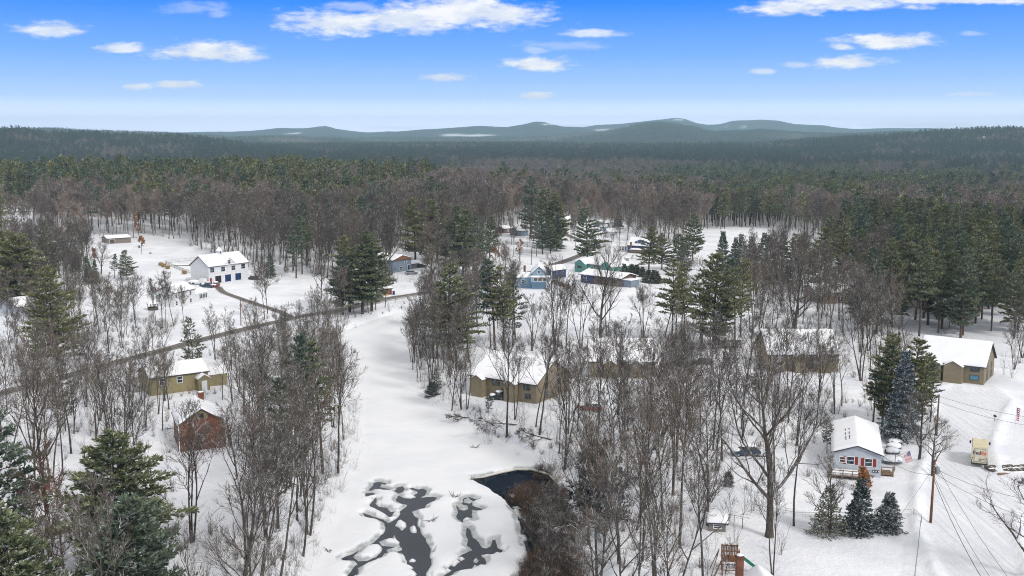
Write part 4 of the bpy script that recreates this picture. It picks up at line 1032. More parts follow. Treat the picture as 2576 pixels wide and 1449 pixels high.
def pine_tree(seed, H=19.0, r=.26, first=.3, wide=3.6, dense=1.0, shape='pine', tuftL=.42, lod=0, gap=.25, droop=0.0, stepz=.85):
    rg = random.Random(seed); T = Tubes(); N = Leaves(); B = Tubes()
    pts, dirs = walk(rg, (0, 0, -.5), (0, 0, 1), H, 10, .018, .02)
    T.tube(pts, r, r * .12, 8 if lod == 0 else 5)
    z = first * H; az0 = rg.uniform(0, 6.28)
    lop = [rg.uniform(.6, 1.25) for _ in range(8)]      # lopsided crown
    while z < H * .985:
        t = (z / H - first) / (1 - first)
        if shape == 'pine': prof = (1 - t) ** .62 * (.62 + .55 * min(1, t / .25)) * .98
        elif shape == 'spruce': prof = (1 - t) ** .92
        else: prof = math.sqrt(max(0, 1 - (2 * t - .75) ** 2 / 1.6)) * (1 - t * .35)
        nb = rg.randint(4, 6) if shape != 'spruce' else rg.randint(6, 8)
        az0 += rg.uniform(.4, 1.2)
        for i in range(nb):
            if shape == 'pine' and rg.random() < gap and t < .9: continue
            az = az0 + 6.283 * i / nb + rg.uniform(-.25, .25)
            lp = lop[int(az / 6.283 * 8) % 8]
            L = max(.35, wide * prof * rg.uniform(.72, 1.18) * (lp if shape == 'pine' else 1 + (lp - 1) * .2))
            el = (.05 + .55 * t ** 2 + rg.uniform(-.1, .12)) if shape != 'spruce' else (-.18 + .5 * t + rg.uniform(-.08, .08))
            el -= droop
            zz = z + rg.uniform(-.25, .25)
            j = min(int((zz + .5) / H * 10), 9); f = (zz + .5) / H * 10 - j
            q = tuple(pts[j][c] + (pts[j + 1][c] - pts[j][c]) * f for c in range(3))
            d = (math.cos(az) * math.cos(el), math.sin(az) * math.cos(el), math.sin(el))
            bp, bd = walk(rg, q, d, L, 4, .06, .05 if shape != 'spruce' else .03)
            B.tube(bp, .035 + .012 * L, .012, 3)
            # side twigs in the flat plane of the branch, each carrying tufts
            ms = max(2, int((L * (3.9 if lod == 0 else .9) + 2) * dense))
            for k in range(ms):
                s = 1 - (k + rg.uniform(0, .8)) / ms * .80
                jj = min(int(s * 4), 3); ff = s * 4 - jj
                p = tuple(bp[jj][c] + (bp[jj + 1][c] - bp[jj][c]) * ff for c in range(3))
                sgn = 1 if k % 2 else -1
                l2 = min(L * .42 * (1.12 - s) + .28, 1.5) * rg.uniform(.7, 1.2)
                a2 = az + sgn * rg.uniform(.5, 1.0); e2 = el + rg.uniform(0, .35)
                d2 = (math.cos(a2) * math.cos(e2), math.sin(a2) * math.cos(e2), math.sin(e2))
                nt = max(2, int(l2 / (.26 if lod == 0 else .6)))
                for m in range(nt):
                    g = (m + .6) / nt * l2
                    pp = (p[0] + d2[0] * g, p[1] + d2[1] * g, p[2] + d2[2] * g + rg.uniform(-.06, .10))
                    dd = (d2[0] + rg.gauss(0, .25), d2[1] + rg.gauss(0, .25), d2[2] + rg.uniform(.0, .55))
                    N.tuft(rg, pp, dd, tuftL * (1 if lod == 0 else 2.0), tuftL * (.34 if lod == 0 else .75), 5 if lod == 0 else 3)
        z += stepz * rg.uniform(.75, 1.25) * (1 if lod == 0 else 1.35) * (H / 19.0) ** .5
    for m in range(6): N.tuft(rg, (pts[-1][0], pts[-1][1], pts[-1][2] - .1 * m), (0, 0, 1), tuftL, tuftL * .3, 4)
    b = len(N.v); N.v += B.v; N.f += [tuple(b + i for i in f) for f in B.f]; N.nb = len(B.f)
    return T, N
def leaf_mesh(name, N, mat, wood):
    me = bpy.data.meshes.new(name); me.from_pydata(N.v, [], N.f); me.materials.append(mat); me.materials.append(wood)
    mi = [0] * (len(N.f) - N.nb) + [1] * N.nb; me.polygons.foreach_set('material_index', mi); me.update(); return me

BARE = []; PINE = {}
# bare kinds: (name of kind, trunk mesh, crown mesh, nominal height)
specs = [dict(H=19, r=.17, first=.42, spread=.50, limbs=12), dict(H=20, r=.20, first=.36, spread=.58, limbs=13), dict(H=17, r=.15, first=.45, spread=.42, limbs=10, wide=.85),
         dict(H=18, r=.19, first=.30, spread=.62, limbs=13, wide=1.1), dict(H=19, r=.16, first=.5, spread=.45, limbs=11), dict(H=17, r=.18, first=.32, spread=.42, limbs=9, stems=2),
         dict(H=16, r=.17, first=.30, spread=.40, limbs=9, stems=3), dict(H=18, r=.15, first=.40, spread=.42, limbs=10, lean=.16), dict(H=15, r=.12, first=.35, spread=.45, limbs=9, wide=.8, dense=.85)]
for i, s in enumerate(specs):
    T, C = bare_tree(100 + i, **s); BARE.append(('bare', T.mesh('bare_trunk', M['bark'], True), C.mesh('bare_crown', M['twig']), s['H']))
T, C = bare_tree(160, H=20.5, r=.42, first=.22, spread=.75, limbs=16, wide=1.25, dense=1.15); BIG = (T.mesh('broad_trunk', M['bark'], True), C.mesh('broad_crown', M['twig']), 20.5)
T, C = bare_tree(161, H=15, r=.32, first=.22, spread=.85, limbs=15, wide=1.25); MED = (T.mesh('spreading_trunk', M['bark'], True), C.mesh('spreading_crown', M['twig']), 15)
T, C = bare_tree(162, H=12, r=.2, first=.15, spread=.8, limbs=14, wide=1.3); SML = (T.mesh('small_trunk', M['bark'], True), C.mesh('small_crown', M['twig']), 12)
T, C = bare_tree(163, H=13, r=.16, first=.15, spread=1.0, limbs=26, wide=.75, dense=.9); LARCH = (T.mesh('larch_trunk', M['larch'], True), C.mesh('larch_crown', M['larch']), 13)
def mk(key, mat, **k):
    T, N = pine_tree(**k); PINE.setdefault(key, []).append((T.mesh('pine_trunk', M['pine_bark'], True), leaf_mesh('pine_crown', N, mat, M['pine_bark']), k.get('H', 19)))
for i in range(3): mk('forest', M['pine'], seed=200 + i, H=20, first=.40, wide=3.7, r=.25)
for i in range(2): mk('forest', M['pine_dark'], seed=210 + i, H=20, first=.33, wide=4.0, r=.27)
for i in range(2): mk('open', M['pine'], seed=220 + i, H=18, first=.15, wide=5.0, r=.30, dense=1.15, gap=.1)
mk('open', M['pine_dark'], seed=225, H=18, first=.14, wide=4.3, r=.30, gap=.12)
for i in range(2): mk('dense', M['pine_dark' if i else 'pine'], seed=230 + i, H=14, first=.06, wide=4.6, r=.24, dense=1.25, gap=.0, stepz=.62)
mk('thin', M['pine_grey'], seed=240, H=15, first=.25, wide=3.0, r=.16, dense=.75, gap=.2)
for i in range(2): mk('cone', M['pine_dark'], seed=250 + i, H=12, first=.08, wide=2.9, r=.17, shape='spruce', stepz=.6, tuftL=.34)
mk('snowy', M['pine_snowy'], seed=260, H=7, first=.04, wide=2.3, r=.13, shape='spruce', stepz=.42, tuftL=.27, dense=1.3)
mk('blue', M['blue_spruce'], seed=261, H=14, first=.05, wide=2.7, r=.18, shape='spruce', stepz=.6, tuftL=.32, dense=1.1)
mk('holly', M['pine_snowy'], seed=262, H=6, first=.05, wide=2.6, r=.12, shape='round', stepz=.5, tuftL=.30, dense=1.1)
mk('sparse', M['pine_grey'], seed=263, H=8, first=.05, wide=3.0, r=.12, shape='spruce', stepz=.7, tuftL=.30, dense=.6)
mk('juniper', M['pine_grey'], seed=264, H=5, first=.03, wide=1.9, r=.1, shape='spruce', stepz=.4, tuftL=.28, dense=1.3)
def far_bare(seed, H=18.0, dense=1.0):
    T, C = bare_tree(seed, H=H, r=.17, first=.38, spread=.55, limbs=13, twig=3.2, lod=1, dense=1.15 * dense)
    b = len(C.v); C.v += T.v; C.f += [tuple(b + i for i in f) for f in T.f]; return C
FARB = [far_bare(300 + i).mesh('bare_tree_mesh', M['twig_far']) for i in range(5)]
FARP = []
for i in range(6):
    T, N = pine_tree(seed=320 + i, H=20 if i % 2 else 18, first=.35, wide=3.9, lod=1, dense=1.0, gap=.18)
    N.v_off = len(N.v); b = len(N.v); N.v += T.v; N.f += [tuple(b + j for j in f) for f in T.f]; N.nb += len(T.f)
    FARP.append(leaf_mesh('pine_tree_mesh', N, M['pine' if i < 4 else 'pine_dark'], M['pine_bark']))
FARD = []
for i in range(4):
    T, N = pine_tree(seed=360 + i, H=20 if i % 2 else 18, first=.35, wide=4.2, lod=1, dense=.9, gap=.18)
    b = len(N.v); N.v += T.v; N.f += [tuple(b + j for j in f) for f in T.f]; N.nb += len(T.f)
    FARD.append(leaf_mesh('pine_tree_mesh', N, M['far_pine'], M['pine_bark']))
NEARP = []
for i in range(4):
    T, N = pine_tree(seed=340 + i, H=20, first=.33, wide=4.0, dense=.95)
    b = len(N.v); N.v += T.v; N.f += [tuple(b + j for j in f) for f in T.f]; N.nb += len(T.f)
    NEARP.append(leaf_mesh('pine_tree_mesh', N, M['pine' if i < 2 else 'pine_dark'], M['pine_bark']))
# far woodland patches: 55 m squares of many low crowns
def patch(seed, ppine):
    rg = random.Random(seed); v = []; f = []; mi = []
    for k in range(46):
        x = rg.uniform(-30, 30); y = rg.uniform(-30, 30); pine = rg.random() < ppine; H = rg.uniform(14, 21) * (1.05 if pine else .9)
        w = rg.uniform(2.6, 4.0) if pine else rg.uniform(3, 4.6)
        n = 34
        for j in range(n):
            t = rg.random(); zz = H * (.3 + .7 * t); rad = w * ((1 - t) ** .6 if pine else math.sqrt(max(.02, 1 - (2 * t - .9) ** 2 / 1.3))) * rg.uniform(.4, 1)
            a = rg.uniform(0, 6.283); px, py = x + rad * math.cos(a), y + rad * math.sin(a); s = rg.uniform(.7, 1.5) * (1 if pine else .75); b = len(v)
            for q in range(3):
                v.append((px + rg.gauss(0, s * .6), py + rg.gauss(0, s * .6), zz + rg.gauss(0, s * .5)))
            f.append((b, b + 1, b + 2)); mi.append(0 if pine else 1)
    me = bpy.data.meshes.new('woodland_patch'); me.from_pydata(v, [], f)
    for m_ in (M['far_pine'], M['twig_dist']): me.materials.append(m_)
    me.polygons.foreach_set('material_index', mi); me.update(); return me
PATCH = [patch(400 + i, p) for i, p in enumerate((.97, .9, .75, .5, .25, .08))]

def scatter_object(name, label, cat, meshes, pts, kind='stuff', group=None):
    """ONE object that spreads copies of a few meshes over points: pts rows = x, y, z, yaw, scale, mesh index"""
    src = bpy.data.collections.new(name + '_sources')
    for i, me in enumerate(meshes): src.objects.link(bpy.data.objects.new('%s_%02d' % (name, i), me))
    pts = np.array(pts, float); me = bpy.data.meshes.new(name)
    me.vertices.add(len(pts)); me.vertices.foreach_set('co', pts[:, :3].astype(np.float32).ravel())
    for nm, c, ty in (('yaw', 3, 'FLOAT'), ('scl', 4, 'FLOAT')):
        a = me.attributes.new(nm, ty, 'POINT'); a.data.foreach_set('value', pts[:, c].astype(np.float32))
    a = me.attributes.new('pick', 'INT', 'POINT'); a.data.foreach_set('value', pts[:, 5].astype(np.int32))
    o = bpy.data.objects.new(name, me); link(o); tag(o, label, cat, group, kind)
    g = bpy.data.node_groups.new(name + '_nodes', 'GeometryNodeTree')
    g.interface.new_socket('Geometry', in_out='INPUT', socket_type='NodeSocketGeometry'); g.interface.new_socket('Geometry', in_out='OUTPUT', socket_type='NodeSocketGeometry')
    n = g.nodes; i_ = n.new('NodeGroupInput'); o_ = n.new('NodeGroupOutput'); ip = n.new('GeometryNodeInstanceOnPoints'); ci = n.new('GeometryNodeCollectionInfo')
    ci.inputs['Collection'].default_value = src; ci.inputs['Separate Children'].default_value = True; ci.inputs['Reset Children'].default_value = True
    ip.inputs['Pick Instance'].default_value = True
    def named(nm, ty):
        a = n.new('GeometryNodeInputNamedAttribute'); a.data_type = ty; a.inputs[0].default_value = nm; return a.outputs[0]
    cx = n.new('ShaderNodeCombineXYZ'); g.links.new(named('yaw', 'FLOAT'), cx.inputs[2])
    g.links.new(i_.outputs[0], ip.inputs['Points']); g.links.new(ci.outputs[0], ip.inputs['Instance'])
    g.links.new(named('pick', 'INT'), ip.inputs['Instance Index']); g.links.new(cx.outputs[0], ip.inputs['Rotation']); g.links.new(named('scl', 'FLOAT'), ip.inputs['Scale'])
    g.links.new(ip.outputs[0], o_.inputs[0])
    md = o.modifiers.new('spread', 'NODES'); md.node_group = g
    return o
def tree(kind, pos, H, rz=None, tr=None, label=None, cat='tree', group=None, name=None, sx=1.0):
    """thing > trunk, crown from shared meshes"""
    tm, cm, h0 = tr
    s = H / h0
    o = empty(name or 'tree', pos, random.uniform(0, 6.28) if rz is None else rz, label, cat, group, 1.0)
    o.scale = (s * sx, s * sx, s)
    for nm, me in (('trunk', tm), ('crown', cm)):
        c = bpy.data.objects.new(nm, me); link(c, o)
    return o
# ------------------------------------------------------------------ where the trees stand
rng = random.Random(7)
TREES = []      # kind, x, y, H, mesh triple, zone phrase, name
def put(kind, u, v, vtop, zone, name=None, key=None, **kw):
    """a tree whose foot and top are seen at frame (u, v) and height vtop"""
    p = P(u, v); a, e = sky_ae(u, vtop); H = max(2.0, e * p.y + CAMZ - p.z)
    TREES.append(dict(kind=kind, p=p, H=H, zone=zone, name=name, key=key, listed=True, **kw)); return H
# ---- pines one can tell apart
PL = 'pine'
for (u, v, vt, key, zone) in [
 (148, 935, 678, 'open', 'on the left bank above the road'), (165, 1085, 912, 'thin', 'on the left bank below the road'), (96, 965, 800, 'forest', 'on the left bank above the road'),
 (12, 1395, 1010, 'open', 'at the left edge of the near wood'), (295, 1415, 1085, 'dense', 'below the red shed in the near left wood'), (50, 1690, 1300, 'dense', 'at the bottom left corner'),
 (345, 1640, 1262, 'dense', 'at the bottom left corner'), (745, 1200, 850, 'forest', 'on the left river bank'), (812, 1190, 858, 'forest', 'on the left river bank'), (700, 1330, 960, 'thin', 'on the left river bank'),
 (488, 960, 800, 'thin', 'behind the yellow house'),
 (880, 785, 600, 'open', 'beside the road bridge bank'), (912, 790, 588, 'open', 'beside the road bridge bank'), (935, 783, 600, 'open', 'beside the road bridge bank'), (862, 792, 640, 'open', 'beside the road bridge bank'),
 (1132, 905, 672, 'open', 'at the head of the river'), (1245, 880, 655, 'forest', 'at the head of the river'), (1268, 885, 668, 'forest', 'at the head of the river'), (1290, 870, 690, 'thin', 'at the head of the river'),
 (1045, 655, 500, 'open', 'in the grove left of the village'), (1078, 665, 505, 'open', 'in the grove left of the village'), (1100, 662, 528, 'open', 'in the grove left of the village'), (1140, 690, 520, 'open', 'in the grove left of the village'),
 (1165, 695, 530, 'open', 'in the grove left of the village'), (1190, 690, 545, 'open', 'in the grove left of the village'), (1232, 650, 545, 'open', 'in the grove left of the village'), (1215, 665, 560, 'thin', 'in the grove left of the village'),
 (1335, 600, 443, 'open', 'in the village grove'), (1378, 625, 478, 'open', 'in the village grove'), (1405, 625, 490, 'open', 'in the village grove'), (1365, 640, 545, 'open', 'in the village grove'), (1385, 638, 552, 'open', 'in the village grove'), (1400, 632, 540, 'cone', 'in the village grove'), (1350, 645, 560, 'thin', 'in the village grove'),
 (1478, 665, 525, 'open', 'beside the village road'), (1455, 560, 495, 'cone', 'beyond the village'), (1555, 575, 512, 'cone', 'beyond the village'),
 (1632, 680, 572, 'open', 'beside the dark blue house'), (1665, 678, 590, 'open', 'beside the dark blue house'), (1742, 655, 540, 'open', 'by the far snow field'), (1705, 680, 590, 'open', 'by the far snow field'), (1722, 695, 610, 'open', 'by the far snow field'),
 (1690, 872, 655, 'forest', 'in the middle pine stand'), (1722, 885, 662, 'forest', 'in the middle pine stand'), (1762, 880, 690, 'forest', 'in the middle pine stand'), (1795, 878, 640, 'open', 'in the middle pine stand'), (1822, 865, 655, 'forest', 'in the middle pine stand'), (1848, 880, 670, 'forest', 'in the middle pine stand'), (1862, 860, 650, 'forest', 'in the middle pine stand'), (1700, 850, 690, 'forest', 'in the middle pine stand'),
 (1815, 705, 585, 'cone', 'in the pointed row by the field'), (1845, 700, 600, 'cone', 'in the pointed row by the field'), (1868, 705, 592, 'cone', 'in the pointed row by the field'), (1892, 700, 598, 'cone', 'in the pointed row by the field'), (1912, 702, 588, 'cone', 'in the pointed row by the field'), (1940, 712, 594, 'cone', 'in the pointed row by the field'), (1968, 715, 586, 'cone', 'in the pointed row by the field'), (1995, 722, 590, 'forest', 'in the pointed row by the field'), (2025, 730, 585, 'forest', 'in the pointed row by the field'), (2060, 740, 575, 'open', 'in the pointed row by the field'),
 (15, 760, 555, 'open', 'at the left edge beyond the road'), (45, 770, 590, 'dense', 'at the left edge beyond the road'), (80, 765, 585, 'forest', 'at the left edge beyond the road'), (130, 745, 555, 'thin', 'at the left edge beyond the road'), (25, 740, 600, 'forest', 'at the left edge beyond the road'),
 (190, 690, 612, 'cone', 'left of the farm field'), (225, 715, 645, 'cone', 'left of the farm field'), (240, 712, 655, 'cone', 'left of the farm field'), (288, 700, 640, 'forest', 'in the farm field'), (320, 705, 630, 'open', 'in the farm field'), (305, 698, 650, 'thin', 'in the farm field'),
 (680, 700, 637, 'cone', 'behind the white barn'), (745, 700, 545, 'forest', 'at the wood edge by the farm strip'), (760, 690, 548, 'forest', 'at the wood edge by the farm strip'), (862, 660, 545, 'forest', 'in the wood behind the road'), (820, 650, 558, 'thin', 'in the wood behind the road'), (900, 640, 560, 'thin', 'in the wood behind the road'),
 (2218, 1085, 870, 'forest', 'behind the long white house'), (2245, 1085, 850, 'open', 'behind the long white house'), (2285, 1080, 855, 'open', 'behind the long white house'), (2318, 1075, 885, 'forest', 'behind the long white house'), (2340, 1065, 900, 'forest', 'behind the long white house'), (2195, 1075, 900, 'forest', 'behind the long white house'),
 (2086, 1346, 1225, 'sparse', 'beside the yard fence'),
 (2185, 640, 500, 'forest', 'in the far pine grove'), (2205, 645, 520, 'forest', 'in the far pine grove'),
 (2180, 850, 720, 'thin', 'behind the olive townhouses'), (2150, 830, 720, 'thin', 'behind the olive townhouses'),
 (1230, 1075, 978, 'thin', 'before the waterside townhouse'), (1500, 1300, 1180, 'thin', 'on the right bank above the dam'), (1905, 1010, 900, 'thin', 'in the right bank wood'),
 (1100, 1000, 928, 'sparse', 'at the river bend'), (2080, 1140, 1040, 'thin', 'left of the long white house')]:
    put(PL, u, v, vt, zone, key=key, sx={'open': 1.15, 'dense': 1.4}.get(key, 1.0))
nm = {'cone': 'spruce_tree', 'blue': 'blue_spruce', 'snowy': 'snowy_spruce', 'sparse': 'young_spruce', 'holly': 'holly_bush'}
put('spruce', 2162, 1342, 1212, 'by the yard fence', key='snowy', name='spruce_tree', own='snow-dusted spruce behind the snowiest spruce by the yard fence')
put('spruce', 2227, 1336, 1243, 'by the yard fence', key='snowy', name='spruce_tree', own='squat spruce laden with snow, rightmost of the three by the fence', sx=1.35)
put('spruce', 2262, 1108, 884, 'behind the white house', key='blue', name='blue_spruce', own='snow-frosted blue spruce in front of the dark pines by the cul-de-sac', sx=1.15)
put('holly', 1506, 1330, 1125, 'above the dam', key='holly', name='evergreen_bush', own='round snow-caked evergreen on the bank right of the dam', sx=.9)
put('holly', 1088, 1015, 965, 'river bend', key='holly', name='evergreen_bush', own='low dark evergreen leaning over the ice at the river bend')
put('holly', 1832, 1225, 1190, 'yard', key='holly', name='evergreen_bush', own='small round evergreen between the thin yard trunks')
# pine crowd on the right
def jitter_poly(poly, spacing, seed, z=0.0):
    spacing *= S
    rg = random.Random(seed); W = fpoly(poly, z); xs = [p[0] for p in W]; ys = [p[1] for p in W]; out = []
    x = min(xs)
    while x < max(xs):
        y = min(ys)
        while y < max(ys):
            px, py = x + rg.uniform(0, spacing), y + rg.uniform(0, spacing)
            if inpoly(np.array([px]), np.array([py]), W)[0]: out.append((px, py))
            y += spacing
        x += spacing
    return out
HOUSE_GAPS = []   # filled from the building footprints: frame polygons in which no tree foot may stand
GAPS = OPENS + [
 [(2470, 536), (2490, 513), (2580, 506), (2800, 506), (2800, 536)],
 [(1180, 1030), (1400, 1045), (1440, 960), (1380, 905), (1230, 880), (1160, 950)], [(1440, 960), (1680, 960), (1690, 850), (1470, 850)], [(1690, 985), (1790, 985), (1800, 880), (1690, 880)], [(1850, 975), (2130, 960), (2110, 850), (1860, 860)],
 [(2290, 1000), (2520, 1000), (2530, 880), (2290, 850)], [(430, 1150), (580, 1150), (590, 1010), (430, 1010)], [(375, 993), (590, 982), (580, 930), (380, 935)], [(470, 845), (650, 822), (650, 700), (470, 700)], [(375, 800), (560, 800), (560, 735), (375, 735)],
 [(2030, 775), (2190, 775), (2190, 715), (2030, 715)], [(1290, 655), (1640, 640), (1650, 750), (1300, 752)], [(940, 700), (1070, 700), (1070, 640), (940, 640)], [(0, 590), (100, 590), (100, 530), (0, 530)],
 [(250, 640), (345, 640), (345, 600), (250, 600)], [(1785, 1375), (1885, 1375), (1885, 1320), (1785, 1320)], [(10, 1290), (130, 1290), (130, 1230), (10, 1230)], [(1830, 1200), (1900, 1200), (1900, 1100), (1830, 1100)],
 [(440, 1290), (640, 1240), (620, 1150), (440, 1150)]]
GAPS.append([(2070, 1320), (2270, 1320), (2270, 1080), (2080, 1080)])
ROADW = [(p.x, p.y) for p in road_line[::6]]
def free(x, y):
    u, v = proj(x, y, gz(x, y))
    a = np.array([x]); b_ = np.array([y])
    if sdist(a, b_, ROADW, closed=False)[0] < 5.0: return False
    uu, vv = np.array([u]), np.array([v])
    for g in GAPS:
        if inpoly(uu, vv, g)[0]: return False
    return True
def near_listed(x, y, d):
    return any((t['p'].x - x) ** 2 + (t['p'].y - y) ** 2 < d * d for t in TREES)
for (x, y) in jitter_poly([(2150, 845), (2360, 850), (2576, 850), (2900, 860), (2900, 640), (2560, 640), (2250, 640), (2080, 660), (2100, 720)], 5.5, 11):
    if free(x, y) and not near_listed(x, y, 4.0):
        u, v = proj(x, y, 0)
        if 2195 < u < 2245 and v < 770 or rng.random() < .12: continue
        TREES.append(dict(kind=PL, p=Vector((x, y, gz(x, y))), H=S * rng.uniform(15, 21), zone='in the big right-hand pine wood', key='forest' if rng.random() < .3 else 'open', sx=.95))
# ---- bare trees one can tell apart
put('big', 1935, 1350, 872, 'yard', own='huge spreading bare maple standing alone in the snowy yard')
put('med', 2312, 1160, 985, 'street', own='bare spreading tree with short trunk beside the row of snowy bushes')
put('med', 2346, 1195, 1045, 'street', own='bare wide tree behind the near utility pole by the street', sx=1.1)
put('med', 2600, 1460, 1195, 'right edge', own='broad bare tree cut off by the right edge beside the street', sx=1.3)
put('sml', 2090, 1330, 1150, 'fence', own='thin bare tree between the white house and the yard fence')
put('big', 1510, 860, 600, 'village', own='tall vase-shaped bare tree before the blue and brown ranch house', sx=.75)
put('med', 2000, 858, 640, 'centre', own='wide bare tree behind the roof of the olive townhouses')
put('med', 808, 752, 625, 'farm strip', own='feathery bare tree standing at the farm strip edge', sx=.6)
put('big', 920, 640, 505, 'wood', own='pale snow-lined bare oak rising over the grey wood')
put('med', 1085, 700, 560, 'grove', own='pale spreading bare tree in front of the pine grove')
put('sml', 1600, 615, 540, 'village far', own='rounded grey bare tree beyond the dark blue house')
for i_, (u_, v_, t_) in enumerate(((398, 1042, 880), (425, 1030, 868), (612, 1040, 850), (640, 1075, 860), (366, 1075, 890), (415, 1008, 880), (585, 1012, 850), (560, 1005, 862))):
    put('bare', u_, v_, t_, 'around the ochre and brick houses')
put('big', 255, 690, 605, 'left', own='bare tree between the two pine pairs on the farm field')
ZONES = [ # frame polygon of tree feet, spacing (m), chance, height range, phrase
 ([(0, 1000), (330, 930), (600, 862), (740, 820), (840, 830), (860, 900), (865, 1060), (862, 1190), (800, 1335), (760, 1449), (660, 1720), (-60, 1720), (-200, 1449), (-150, 1050)], 6.4, .8, (12, 19), 'on the left bank'),
 ([(620, 1720), (760, 1449), (815, 1330), (855, 1190), (868, 1060), (870, 900), (845, 850), (700, 880), (700, 1100), (600, 1300), (540, 1720)], 5.2, .8, (14, 19), 'leaning along the left river bank'),
 ([(1040, 880), (1100, 850), (1180, 860), (1200, 1000), (1240, 1050), (1450, 1060), (1700, 1000), (1800, 1000), (1860, 980), (2110, 980), (2150, 1060), (2080, 1090), (2060, 1130), (1900, 1130), (1790, 1200), (1780, 1720), (1470, 1720), (1455, 1370), (1410, 1225), (1290, 1152), (1190, 1105), (1085, 1015), (1035, 930)], 5.0, .86, (12, 19), 'on the right bank'),
 ([(1780, 1720), (1790, 1180), (1900, 1130), (2070, 1130), (2080, 1300), (1990, 1345), (1975, 1449), (1985, 1720)], 7.5, .38, (7, 15), 'in the yard wood'),
 ([(1030, 870), (1290, 845), (1450, 845), (1660, 840), (1900, 880), (2150, 850), (2290, 860), (2300, 960), (2130, 980), (1860, 870), (1690, 900), (1450, 900), (1290, 880), (1180, 880), (1060, 905)], 5.6, .7, (11, 17), 'around the olive townhouses'),
 ([(1290, 775), (1640, 748), (1700, 770), (1660, 840), (1300, 845)], 8.0, .22, (8, 14), 'on the white flat below the village'),
 ([(1860, 740), (2020, 700), (2180, 780), (2160, 850), (1880, 870), (1870, 800)], 5.4, .8, (11, 17), 'around the brown ranch house'),
 ([(-150, 1010), (0, 985), (330, 900), (600, 832), (740, 790), (640, 785), (560, 790), (400, 800), (250, 790), (200, 810), (60, 850), (-150, 880)], 5.0, .82, (8.5, 12.5), 'between the farm field and the road'),
 ([(700, 830), (770, 800), (960, 755), (1000, 740), (1040, 790), (925, 822), (860, 850), (740, 815)], 5.2, .6, (7, 12), 'between the road and the river head'),
 ([(-200, 860), (0, 800), (110, 770), (215, 740), (245, 650), (100, 640), (-200, 640)], 4.8, .85, (10, 14), 'left of the farm field'),
 ([(2530, 1030), (2700, 1060), (2700, 900), (2520, 900), (2500, 960)], 6.0, .8, (9, 15), 'right of the olive townhouses'),
 ([(2190, 985), (2330, 985), (2330, 1060), (2180, 1080), (2130, 1010)], 5.5, .7, (10, 15), 'left of the cul-de-sac'),
 ([(1040, 850), (1180, 850), (1190, 1010), (1150, 1060), (1090, 1010), (1040, 960), (1025, 900)], 3.6, .9, (9.5, 12.5), 'crowding the right river bend'),
 ([(1060, 700), (1240, 680), (1290, 700), (1290, 755), (1060, 745)], 5.5, .6, (8, 13), 'between the road and the light blue house'),
 ([(1060, 760), (1300, 760), (1300, 850), (1050, 850)], 4.8, .75, (8.5, 12), 'above the river bend'),
 ([(1335, 1300), (1450, 1230), (1462, 1449), (1462, 1720), (1320, 1720), (1350, 1400)], 3.8, .8, (5, 9), 'rising from the brush below the dam'),
 ([(2180, 770), (2250, 770), (2250, 700), (2190, 690)], 5.0, .9, (12, 16), 'in the gap of the right-hand pines'),
 ([(1240, 640), (1420, 560), (1560, 560), (1660, 620), (1660, 700), (1240, 740)], 8, .55, (8, 14), 'in the village'),
 ([(2050, 860), (2290, 850), (2500, 850), (2700, 870), (2700, 640), (2090, 700)], 7.5, .3, (11, 15), 'among the right-hand pines'),
]
for zi, (pl, sp, ch, hr, zone) in enumerate(ZONES):
    for (x, y) in jitter_poly(pl, sp, 50 + zi):
        uu_, vv_ = proj(x, y, 0)
        if 425 < uu_ < 600 and 1120 < vv_ < 1560 and rng.random() < .75: continue
        if uu_ < 410 and vv_ > 1330 and rng.random() < .8: continue
        if rng.random() > ch or not (free(x, y) or 'below the dam' in zone) or near_listed(x, y, 1.8): continue
        vv_ = proj(x, y, 0)[1]
        H = S * rng.uniform(*hr)
        if zi < 2: H *= float(np.interp(vv_, [860, 1000, 1150, 1300], [.50, .66, .92, 1.0]))
        if zi == 2: H *= float(np.interp(vv_, [860, 1000, 1200], [.74, .82, .98]))
        TREES.append(dict(kind='bare', p=Vector((x, y, gz(x, y) - .1)), H=H, zone=zone))
# ---- the far woods: kind of tree by a coarse map of the picture seen above the crowns
US = list(range(0, 2577, 200))
PROB = {330: [.62] * 13, 360: [.68] * 13, 380: [.8, .8, .8, .8, .8, .8, .8, .8, .8, .8, .8, .8, .75], 398: [1, 1, 1, 1, .92, .55, .35, .4, .6, .7, .65, .7, .5], 412: [1, 1, 1, 1, .92, .4, .15, .15, .35, .6, .6, .4, .25],
 426: [1, 1, 1, .92, .9, .5, .06, .1, .3, .6, .6, .3, .1], 442: [.85, .7, .55, .5, .7, .5, .05, .04, .1, .55, .65, .45, .25], 460: [.45, .25, .15, .22, .5, .35, .04, .04, .1, .5, .7, .5, .35],
 480: [.5, .15, .08, .12, .35, .08, .03, .06, .1, .35, .6, .5, .15], 500: [.3, .08, .04, .06, .1, .04, .0, .06, .06, .1, .4, .3, .15], 520: [.35, .04, .0, .04, .06, .08, .06, .12, .06, .05, .3, .3, .3],
 540: [.35, .0, .0, .04, .06, .15, .15, .15, .06, .06, .3, .7, .9], 560: [.3, .0, .0, .05, .08, .15, .15, .1, .06, .06, .3, .85, 1], 600: [.2, 0, 0, .04, .06, .1, .08, .06, .06, .06, .3, .9, 1]}
VS = sorted(PROB); PM = np.array([PROB[k] for k in VS])
